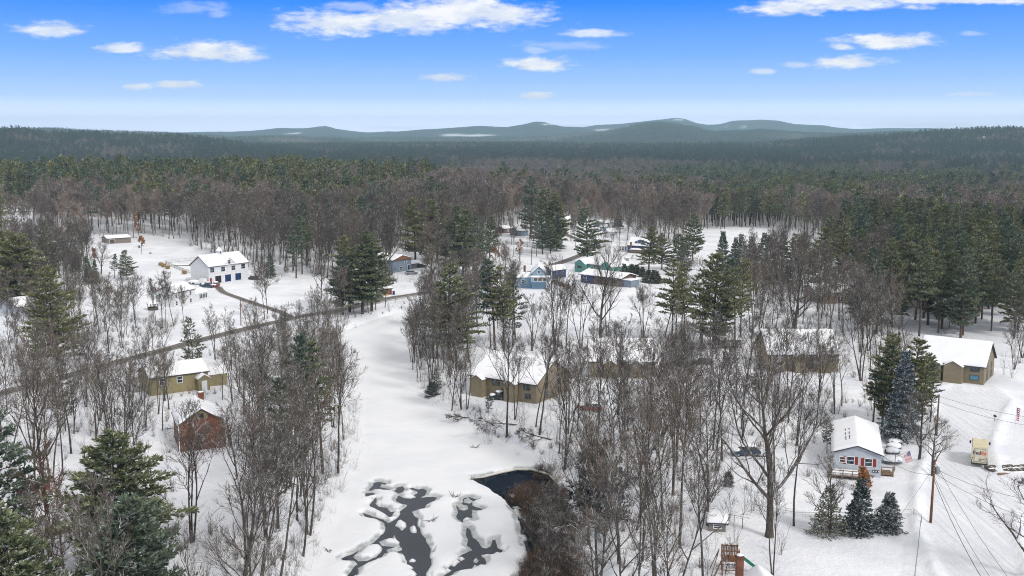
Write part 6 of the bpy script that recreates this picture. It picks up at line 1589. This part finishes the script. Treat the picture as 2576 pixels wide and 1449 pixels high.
def fence(name, pts, h_, label, spacing=2.4, pick=0, mat='steel', rails=1, wiremesh=False, r=.035):
    Q = [P(u, v) for u, v in pts]; o = empty(name, Q[0], 0, label, 'fence'); m_ = MB(); org = Q[0]; posts = []
    for a, b_ in zip(Q[:-1], Q[1:]):
        n = max(1, int((b_ - a).length / spacing))
        for i in range(n + (b_ is Q[-1])):
            q = a.lerp(b_, i / n); posts.append(Vector((q.x, q.y, gz(q.x, q.y))))
    for q in posts:
        k = MB(); d = q - org; k.tube([(d.x, d.y, d.z - .2), (d.x, d.y, d.z + h_)], r * 1.2, 6); k.build('post', M[mat], o)
    for rr_ in range(rails):
        zz = h_ * (1 - rr_ * .8 / max(1, rails - 1)) - .03 if rails > 1 else h_ - .03
        k = MB(); k.tube([tuple(q - org + Vector((0, 0, zz))) for q in posts], r * .8, 5); k.build('rail', M[mat], o)
    if wiremesh or pick:
        k = MB(); st = pick or .35
        for a, b_ in zip(posts[:-1], posts[1:]):
            n = max(1, int((b_ - a).length / st))
            for i in range(1, n):
                q = a.lerp(b_, i / n) - org; k.tube([(q.x, q.y, q.z), (q.x, q.y, q.z + h_ - .03)], .006 if wiremesh else .014, 3, cap=False)
        if wiremesh:
            for i in range(1, 4): k.tube([tuple(q - org + Vector((0, 0, h_ * i / 4))) for q in posts], .006, 3, cap=False)
        k.build('mesh_panel' if wiremesh else 'pickets', M[mat], o)
    return o
fence('chain_link_fence', [(1890, 1290), (1998, 1310), (2060, 1312), (2145, 1311), (2255, 1306), (2298, 1302), (2318, 1318), (2314, 1338), (2310, 1380), (2302, 1449), (2296, 1500)], 1.25, 'low grey chain-link fence around the snowy yard with young spruces', wiremesh=True)
fence('metal_fence', [ZB(870, 590), ZB(740, 560), ZB(600, 500), ZB(460, 440), ZB(560, 425), ZB(760, 405), ZB(970, 378)], 1.2, 'dark picket fence enclosing the covered pool beside the barn', pick=.3, mat='fascia', rails=2)
fence('rail_fence', [B3(760, 1150), B3(800, 1155), B3(850, 1165)], 1.6, 'few thin wire posts beside the low dark shed', spacing=1.8, mat='fascia')
# mailbox and small things on the street
def small(name, label, cat, pos, rz=0): return empty(name, pos, rz, label, cat)
o = small('mailbox', 'small dark mailbox in the snow by the upper wires', 'mailbox', P(*B4(1162, 530))); c = MB(); c.box(-.04, -.04, -.2, .04, .04, 1.0); c.build('post', M['wood'], o); c = MB(); c.prism([(-.16, 1.0), (.16, 1.0), (.16, 1.2), (.08, 1.3), (-.08, 1.3), (-.16, 1.2)], -.35, .3); c.build('box', M['black'], o)
# snow-topped bushes in a row along the walkway of the grey house
for i, (x_, y_, s_) in enumerate(((1415, 900, 1.45), (1430, 730, 1.15), (1455, 640, 1.15), (1475, 560, 1.1))):
    p = P(*ZH(x_, y_)); o = empty('round_bush', p, 0, ['largest snow-capped clipped bush nearest the porch steps', 'second snow-capped bush from the porch steps', 'third snow-capped bush from the porch steps', 'farthest snow-capped bush along the grey house wall'][i], 'bush', 'snow-capped bushes beside the grey house')
    T_ = Leaves(); rg = random.Random(i)
    for k in range(420):
        a = rg.uniform(0, 6.283); q = rg.uniform(.75, 1.0); zz = rg.uniform(0.05, .55); T_.tuft(rg, (math.cos(a) * q * s_, math.sin(a) * q * s_ * .8, zz * s_), (math.cos(a), math.sin(a), .3), .16, .07, 3)
    T_.nb = 0; me = leaf_mesh('foliage', T_, M['pine_dark'], M['pine_bark']); link(bpy.data.objects.new('foliage', me), o)
    c = MB(); c.mound(0, 0, .42 * s_, 1.02 * s_, .84 * s_, .45 * s_, seed=i, n=18, rings=5, under=.05); c.build('snow_cap', M['roof_snow'], o, smooth=True)
# copper-leaved shrub in front of the deck
def copper(u, v, H, wd, label, n=900, lab='beech_leaf', name='copper_beech', base=0.0):
    p = P(u, v); o = empty(name, p, 0, label, 'shrub' if H < 5 else 'tree'); rg = random.Random(int(u)); T_, C_ = bare_tree(int(u), H=H, r=.09 + .006 * H, first=.15, spread=.7, limbs=11, wide=wd, dense=.8)
    link(bpy.data.objects.new('trunk', T_.mesh('copper_trunk', M['bark'], True)), o)
    L_ = Leaves(); V = [q for q in C_.v if q[2] > base * H]
    for k in range(n): q = rg.choice(V); L_.tuft(rg, tuple(c_ + rg.gauss(0, .12) for c_ in q), (rg.gauss(0, 1), rg.gauss(0, 1), -.4), .2, .12, 3, 1.4)
    L_.nb = 0; b0 = len(L_.v); L_.v += C_.v; L_.f += [tuple(b0 + i for i in f) for f in C_.f]; L_.nb = len(C_.f)
    link(bpy.data.objects.new('crown', leaf_mesh('copper_crown', L_, M[lab], M['bark'])), o)
copper(*ZH(960, 1420), 3.4, 1.3, 'low copper-leaved shrub flecked with snow before the grey house', n=1500)
copper(*ZL(1370, 580), 5.5, 1.0, 'small orange-leaved tree at the wood edge behind the hoop', n=1500)
copper(*ZL(1345, 500), 13, .6, 'taller pale orange-leaved tree behind the small orange one', n=1100)
copper(*ZL(915, 710), 5, .8, 'orange-leaved sapling left of the farm field', n=900)
copper(*ZV(385, 715), 9, 1.0, 'reddish-trunked tree with rusty leaves on the village slope', n=500)
copper(*ZV(40, 720), 7, 1.0, 'rusty brush tree left of the village slope', n=700)
# reddish larch pair in the near left wood
for i, (u, v, vt, lb) in enumerate(((128, 1400, 1100, 'reddish-brown leafless larch standing beside the dark red shed'), (160, 1430, 1180, 'shorter reddish larch just right of the taller one'))):
    p = P(u, v); a, e = sky_ae(u, vt); tree('larch', p, e * p.y + CAMZ - p.z, tr=LARCH, label=lb, group='reddish larches in the near left wood', name='larch_tree')
# playset
o = empty('playset', P(*B3(775, 1430)), R(-6), 'cedar play tower with green slide in the wooded yard', 'play tower')
c = MB()
for (x_, y_) in ((-.9, -.8), (.9, -.8), (-.9, .8), (.9, .8)):
    k = MB(); k.box(x_ - .06, y_ - .06, -.4, x_ + .06, y_ + .06, 3.2); k.build('post', M['cedar'], o)
c = MB(); c.box(-1.0, -.9, 1.7, 1.0, .9, 1.8); c.build('platform', M['cedar'], o)
c = MB()
for k in range(11):
    c.box(-.98 + k * .185, -.93, 1.85, -.86 + k * .185, -.88, 3.0)
    c.box(-.98 + k * .185, .88, 1.85, -.86 + k * .185, .93, 3.0)
c.box(-1, -.96, 2.95, 1, -.86, 3.08); c.box(-1, .86, 2.95, 1, .96, 3.08); c.build('slatted_railing', M['cedar'], o)
c = MB(); sl = [(1.0, 2.0), (1.6, 1.75), (3.4, .35), (4.1, .12)]
for (a, b_) in zip(sl[:-1], sl[1:]):
    c.face([(a[0], -.28, a[1]), (b_[0], -.28, b_[1]), (b_[0], .28, b_[1]), (a[0], .28, a[1])])
    for yy in (-.28, .28): c.face([(a[0], yy - .03, a[1] - .05), (b_[0], yy - .03, b_[1] - .05), (b_[0], yy - .03, b_[1] + .22), (a[0], yy - .03, a[1] + .22)]); c.face([(a[0], yy + .03, a[1] + .22), (b_[0], yy + .03, b_[1] + .22), (b_[0], yy + .03, b_[1] - .05), (a[0], yy + .03, a[1] - .05)]); c.face([(a[0], yy - .03, a[1] + .22), (b_[0], yy - .03, b_[1] + .22), (b_[0], yy + .03, b_[1] + .22), (a[0], yy + .03, a[1] + .22)])
c.build('slide', paint('green_slide', (.01, .17, .10)), o)
c = MB()
for (x_, y_) in ((-2.3, -1.2), (-2.3, 1.2)): c.tube([(x_, y_, -.3), (-1.3, 0, 2.9)], .06, 6)
c.tube([(-1.0, -.7, 1.75), (-1.9, -1.5, 0)], .05, 6); c.tube([(-1.0, -.3, 1.75), (-1.9, -1.1, 0)], .05, 6); c.build('swing_frame', M['wood'], o)
c = MB(); c.box(-1.0, -.85, .6, 1.0, -.8, .7); c.box(-1.0, .8, .6, 1.0, .85, .7); c.build('cross_brace', M['cedar'], o)
# stone-edged planks by the truck: dark snow-dusted pallets and beams
o = empty('lumber_pile', P(*B4(1165, 845)), R(3), 'dark snow-striped lumber pile on pallets at the right edge behind the truck', 'lumber pile')
rg = random.Random(3); c = MB(); s2 = MB()
for k in range(9):
    x0 = k * .95; c.box(x0, .7, .05, x0 + .74, 3.6 + rg.uniform(-.3, .3), .32 + rg.uniform(0, .12)); s2.mound(x0 + .84, 2.1, .2, .13, 1.45, .26, seed=k, under=.1); s2.mound(x0 + .3, 1.9 + rg.uniform(-.4, .4), .38, .42, .14, .12, seed=k + 30, under=.02)
c.build('plank', M['fascia'], o); s2.build('snow_strip', M['roof_snow'], o, smooth=True)
c = MB(); c.box(.4, -.3, .02, 2.2, .1, .30); c.box(2.5, -.2, .02, 7.8, .25, .34); c.build('beam', M['wood'], o)
c = MB(); c.mound(4.5, .05, .30, 2.6, .25, .18, under=.05); c.build('snow_cover', M['roof_snow'], o, smooth=True)
# farm yard things
o = small('basketball_hoop', 'dark basketball hoop on a post at the top of the farm field', 'basketball hoop', P(*ZL(1370, 655))); c = MB(); c.tube([(0, 0, -.2), (0, 0, 3.1)], .09, 8); c.tube([(0, 0, 2.7), (-.9, 0, 3.1)], .05, 6); c.build('post', M['black'], o); c = MB(); c.box(-1.0, -.9, 2.7, -.94, .9, 3.8); c.build('backboard', M['fascia'], o)
o = small('picnic_table', 'snowy picnic table with red cover on the farm lawn', 'picnic table', P(*ZB(290, 830)), .4); c = MB(); c.box(-.9, -.4, .7, .9, .4, .78); c.box(-.9, -.8, .42, .9, -.55, .47); c.box(-.9, .55, .42, .9, .8, .47); c.build('table_top', M['wood'], o)
for sg in (-1, 1): c = MB(); c.box(sg * .7 - .05, -.7, -.1, sg * .7 + .05, .7, .68); c.build('leg', M['wood'], o)
c = MB(); c.mound(1.6, .2, 0, .5, .4, .8); c.build('cover', M['redpaint'], o)
o = small('fire_pit', 'small dark fire bowl on the upper farm field', 'fire pit', P(*ZL(1453, 647))); c = MB(); c.lathe([(.25, 0), (.55, .35), (.6, .4), (.5, .42), (.25, .2)], 14); c.build('bowl', M['black'], o); c = MB(); c.lathe([(.12, -.1), (.2, .02)], 8); c.build('stand', M['black'], o)
o = small('pool_cover', 'long snow-covered pool with dark edge inside the picket fence', 'swimming pool', P(*ZB(800, 470)), .12); c = MB(); c.box(-5.5, -.25, -.2, 4.5, .0, .22); c.build('edge', M['fascia'], o); c = MB(); c.box(-5.4, .003, -.2, 4.4, 4.8, .3); c.build('cover', M['roof_snow'], o)
o = small('garbage_bin', 'dark blue wheeled bin beside the red roadside shed', 'bin', P(*ZM(1292, 850))); c = MB(); c.box(-.35, -.35, .05, .35, .35, 1.05); c.build('body', M['navydoor'], o); c = MB(); c.box(-.38, -.4, 1.053, .38, .38, 1.13); c.build('lid', M['black'], o)
o = small('road_sign', 'yellow diamond sign on a post beside the road near the red shed', 'road sign', P(*ZM(1228, 915))); c = MB(); c.box(-.04, -.04, -.2, .04, .04, 2.2); c.build('post', M['steel'], o); c = MB(); c.prism([(0, 1.6), (.42, 2.02), (0, 2.44), (-.42, 2.02)], -.09, -.05); c.build('panel', paint('sign_yellow', (.65, .36, .02)), o)
o = small('road_sign', 'dark little sign hanging below the road guard rail', 'road sign', P(*ZM(620, 1085))); c = MB(); c.box(-.05, -.04, -.2, .05, .04, 2.0); c.build('post', M['black'], o); c = MB(); c.box(-.45, -.07, 1.2, .45, -.042, 1.9); c.build('panel', M['black'], o)
fence('guard_rail', [(742, 810), (780, 801), (860, 785), (972, 759), (1060, 744)], .75, 'long pale guard rail along the road above the river head', spacing=3.5, mat='concrete', rails=2, r=.07)
# orange retaining wall beside the light blue house
Qa, Qb = P(*ZV(850, 1010)), P(*ZV(1125, 1105)); dv = Qb - Qa; o = empty('retaining_wall', Qa, math.atan2(dv.y, dv.x), 'rusty orange board wall sloping right of the light blue house', 'wall')
c = MB(); n = 10
for k in range(n): x0 = dv.length * k / n; c.box(x0, 0, -.6, x0 + dv.length / n - .02, .12, 1.2 + .1 * (k % 3))
c.build('boards', M['cedar'], o); c = MB(); c.box(0, -.02, 1.43, dv.length, .2, 1.6); c.build('snow_cover', M['roof_snow'], o)
o = small('water_heater_box', 'grey-green tank standing in the snow by the dark blue house', 'tank', P(*ZV(1930, 690))); c = MB(); c.box(-.9, -.5, -.1, .9, .5, 1.3); c.build('body', M['concrete'], o); c = MB(); c.mound(0, 0, 1.303, .9, .5, .35, under=0); c.build('snow_cover', M['roof_snow'], o, smooth=True)
for i, (x_, y_, s_) in enumerate(((2055, 660, 1.7), (2195, 665, 1.1))):
    o = small('snowy_bush', ['large snow-covered dome bush before the dark blue house', 'smaller snow-covered dome bush right of the large one'][i], 'bush', P(*ZV(x_, y_)))
    T_ = Leaves(); rg = random.Random(40 + i)
    for k in range(500): a = rg.uniform(0, 6.283); b_ = rg.uniform(0, 1.3); q = s_ * rg.uniform(.93, 1.03); T_.tuft(rg, (math.cos(a) * math.cos(b_) * q, math.sin(a) * math.cos(b_) * q, math.sin(b_) * q), (math.cos(a), math.sin(a), .6), .2, .05, 3)
    T_.nb = 0; link(bpy.data.objects.new('foliage', leaf_mesh('bush_foliage', T_, M['pine_snowy'], M['bark'])), o)
    c = MB(); c.mound(0, 0, .1, s_ * .95, s_ * .95, s_ * .95, seed=i, n=16, rings=6); c.build('snow_cap', M['roof_snow'], o, smooth=True)
# round dark junipers by the ranch
for i, (x_, y_, vt) in enumerate(((1810, 880, 760), (1880, 890, 755), (1950, 880, 760), (2020, 900, 765), (2090, 905, 770), (2160, 920, 800), (2230, 1000, 850), (2310, 1010, 850), (2370, 1015, 870))):
    p = P(*ZV(x_, y_)); a, e = sky_ae(*ZV(x_, vt)); tree('j', p, (e * p.y + CAMZ - p.z) * 1.15, tr=PINE['juniper'][0], label='dark grey-green juniper %s in the hedge right of the ranch house' % ORD[i], cat='bush', group='junipers beside the blue and brown ranch house', name='juniper', sx=1.5)
# dry ornamental grass by the fence
for i, (x_, y_) in enumerate(((400, 470), (440, 490), (500, 515), (745, 590))):
    T_ = Leaves(); rg = random.Random(i)
    for k in range(160): a = rg.uniform(0, 6.28); T_.tuft(rg, (rg.gauss(0, .35), rg.gauss(0, .35), 0), (math.cos(a) * .4, math.sin(a) * .4, 1), 1.4, .07, 3, .5)
    T_.nb = 0; o = bpy.data.objects.new('dry_grass_clump', leaf_mesh('dry_grass_clump', T_, M['dry_grass'], M['bark'])); link(o); o.location = P(*ZB(x_, y_)); tag(o, 'tan ornamental grass clump by the pool fence, %s' % ORD[i], 'grass clump', 'tan grass clumps along the pool fence')
# old dam: crest with snow lip over a dark face
dl = [(1186, 1203), (1215, 1199.5), (1260, 1188), (1300, 1180), (1340, 1181), (1380, 1193), (1402, 1215)]
o = empty('dam', P(*dl[0]), 0, 'low curved stone dam with icy dark face and snow lip', 'dam'); org = o.location.copy(); c = MB(); s2 = MB(); W_ = [Vector((*flat(u, v, ICE), 0)) for u, v in dl]
rg = random.Random(8)
for a, b_ in zip(W_[:-1], W_[1:]):
    d_ = b_ - a; n = max(1, int(d_.length / .6)); nrm = Vector((-d_.y, d_.x, 0)).normalized() * -1
    if nrm.y > 0: nrm = -nrm
    for k in range(n):
        q0 = a.lerp(b_, k / n) - org; q1 = a.lerp(b_, (k + 1) / n) - org; dep = rg.uniform(-.05, .18); q = [q0 + nrm * dep, q1 + nrm * dep, q1 - nrm * .5, q0 - nrm * .5]
        z0_, z1_ = ICE - 3.2 - org.z, ICE - .12 - org.z + rg.uniform(-.05, .05); bb = len(c.v)
        c.v += [(p_.x, p_.y, z0_) for p_ in q] + [(p_.x, p_.y, z1_) for p_ in q]
        for f_ in ((0, 3, 2, 1), (4, 5, 6, 7), (0, 1, 5, 4), (1, 2, 6, 5), (2, 3, 7, 6), (3, 0, 4, 7)): c.f.append(tuple(bb + i for i in f_)); c.m.append(0)
pts_ = []
M['dam'] = plain('wet_dark_stone', (.035, .045, .055), .35, .6, 1.2, .5)
c.build('face', M['dam'], o)
s2.tube([tuple(p_ - org + Vector((0, -.15, ICE + .02))) for p_ in W_], [.08, .16, .2, .2, .22, .2, .12], 8); s2.build('snow_lip', plain('yellowed_snow', (.62, .62, .55), .8, .12, 1.5), o, smooth=True)
# dead branches and driftwood on the ice
for i, (u, v, s_, lb) in enumerate(((1088, 1306, 1.1, 'dark tangled root poking through the snow between the leads'), (1190, 1207, .7, 'twiggy debris caught on the left tip of the dam'), (1145, 1250, 1.4, 'thin dark branch lying on the snow below the dam'), (1198, 1128, 1.5, 'small dead branch lying on the river snow'), (828, 1375, .8, 'little dark log on the left shore ice'))):
    p = Vector((*flat(u, v, ICE), 0)); p.z = float(level(np.array([p.x]), np.array([p.y]))[0]) + .15; rg = random.Random(i + 70); T_ = Tubes()
    for k in range(9): a = rg.uniform(0, 6.28); pp, dd = walk(rg, (rg.gauss(0, .2), rg.gauss(0, .2), 0), (math.cos(a), math.sin(a) * .6, .25), s_ * rg.uniform(.5, 1.2), 5, .3, 0); T_.tube(pp, .05, .015, 4)
    o = bpy.data.objects.new('dead_branch', T_.mesh('dead_branch', M['bark'])); link(o); o.location = p; tag(o, lb, 'branch', 'dead branches on the river')
# fallen trees leaning over the right shore
for i, (u, v, az, ln, lb) in enumerate(((1300, 1118, 205, 9, 'snow-dusted fallen tree reaching over the ice below the townhouse'), (1385, 1165, 190, 7, 'bare limb bowing to the ice near the dam'), (1180, 1080, 200, 5, 'small bowed shrub at the shore bend'))):
    p = P(u, v); T_, C_ = bare_tree(700 + i, H=ln, r=.14, first=.25, spread=.5, limbs=9); o = empty('fallen_tree', p, R(az), lb, 'tree'); o.rotation_euler = (0, R(74), R(az))
    link(bpy.data.objects.new('trunk', T_.mesh('fallen_trunk', M['bark'], True)), o); link(bpy.data.objects.new('crown', C_.mesh('fallen_crown', M['twig'])), o)
# ------------------------------------------------------------------ winter air
hz = MB(); hz.box(-9500, -300, -70, 9500, 12900, 236)
hm = bpy.data.materials.new('air'); hm.use_nodes = True; ht = NT(hm.node_tree); ht.n.clear()
ho = ht.new('ShaderNodeOutputMaterial'); hv = ht.new('ShaderNodeVolumePrincipled'); ht.l.new(hv.outputs[0], ho.inputs['Volume'])
hv.inputs['Color'].default_value = (.60, .89, 1.0, 1); hv.inputs['Density'].default_value = 1.0e-4; hv.inputs['Anisotropy'].default_value = .1
o = hz.build('haze', hm); tag(o, kind='stuff', label='faint blue winter haze over the valley', cat='haze')
sc.cycles.volume_step_rate = 20; sc.cycles.volume_max_steps = 8
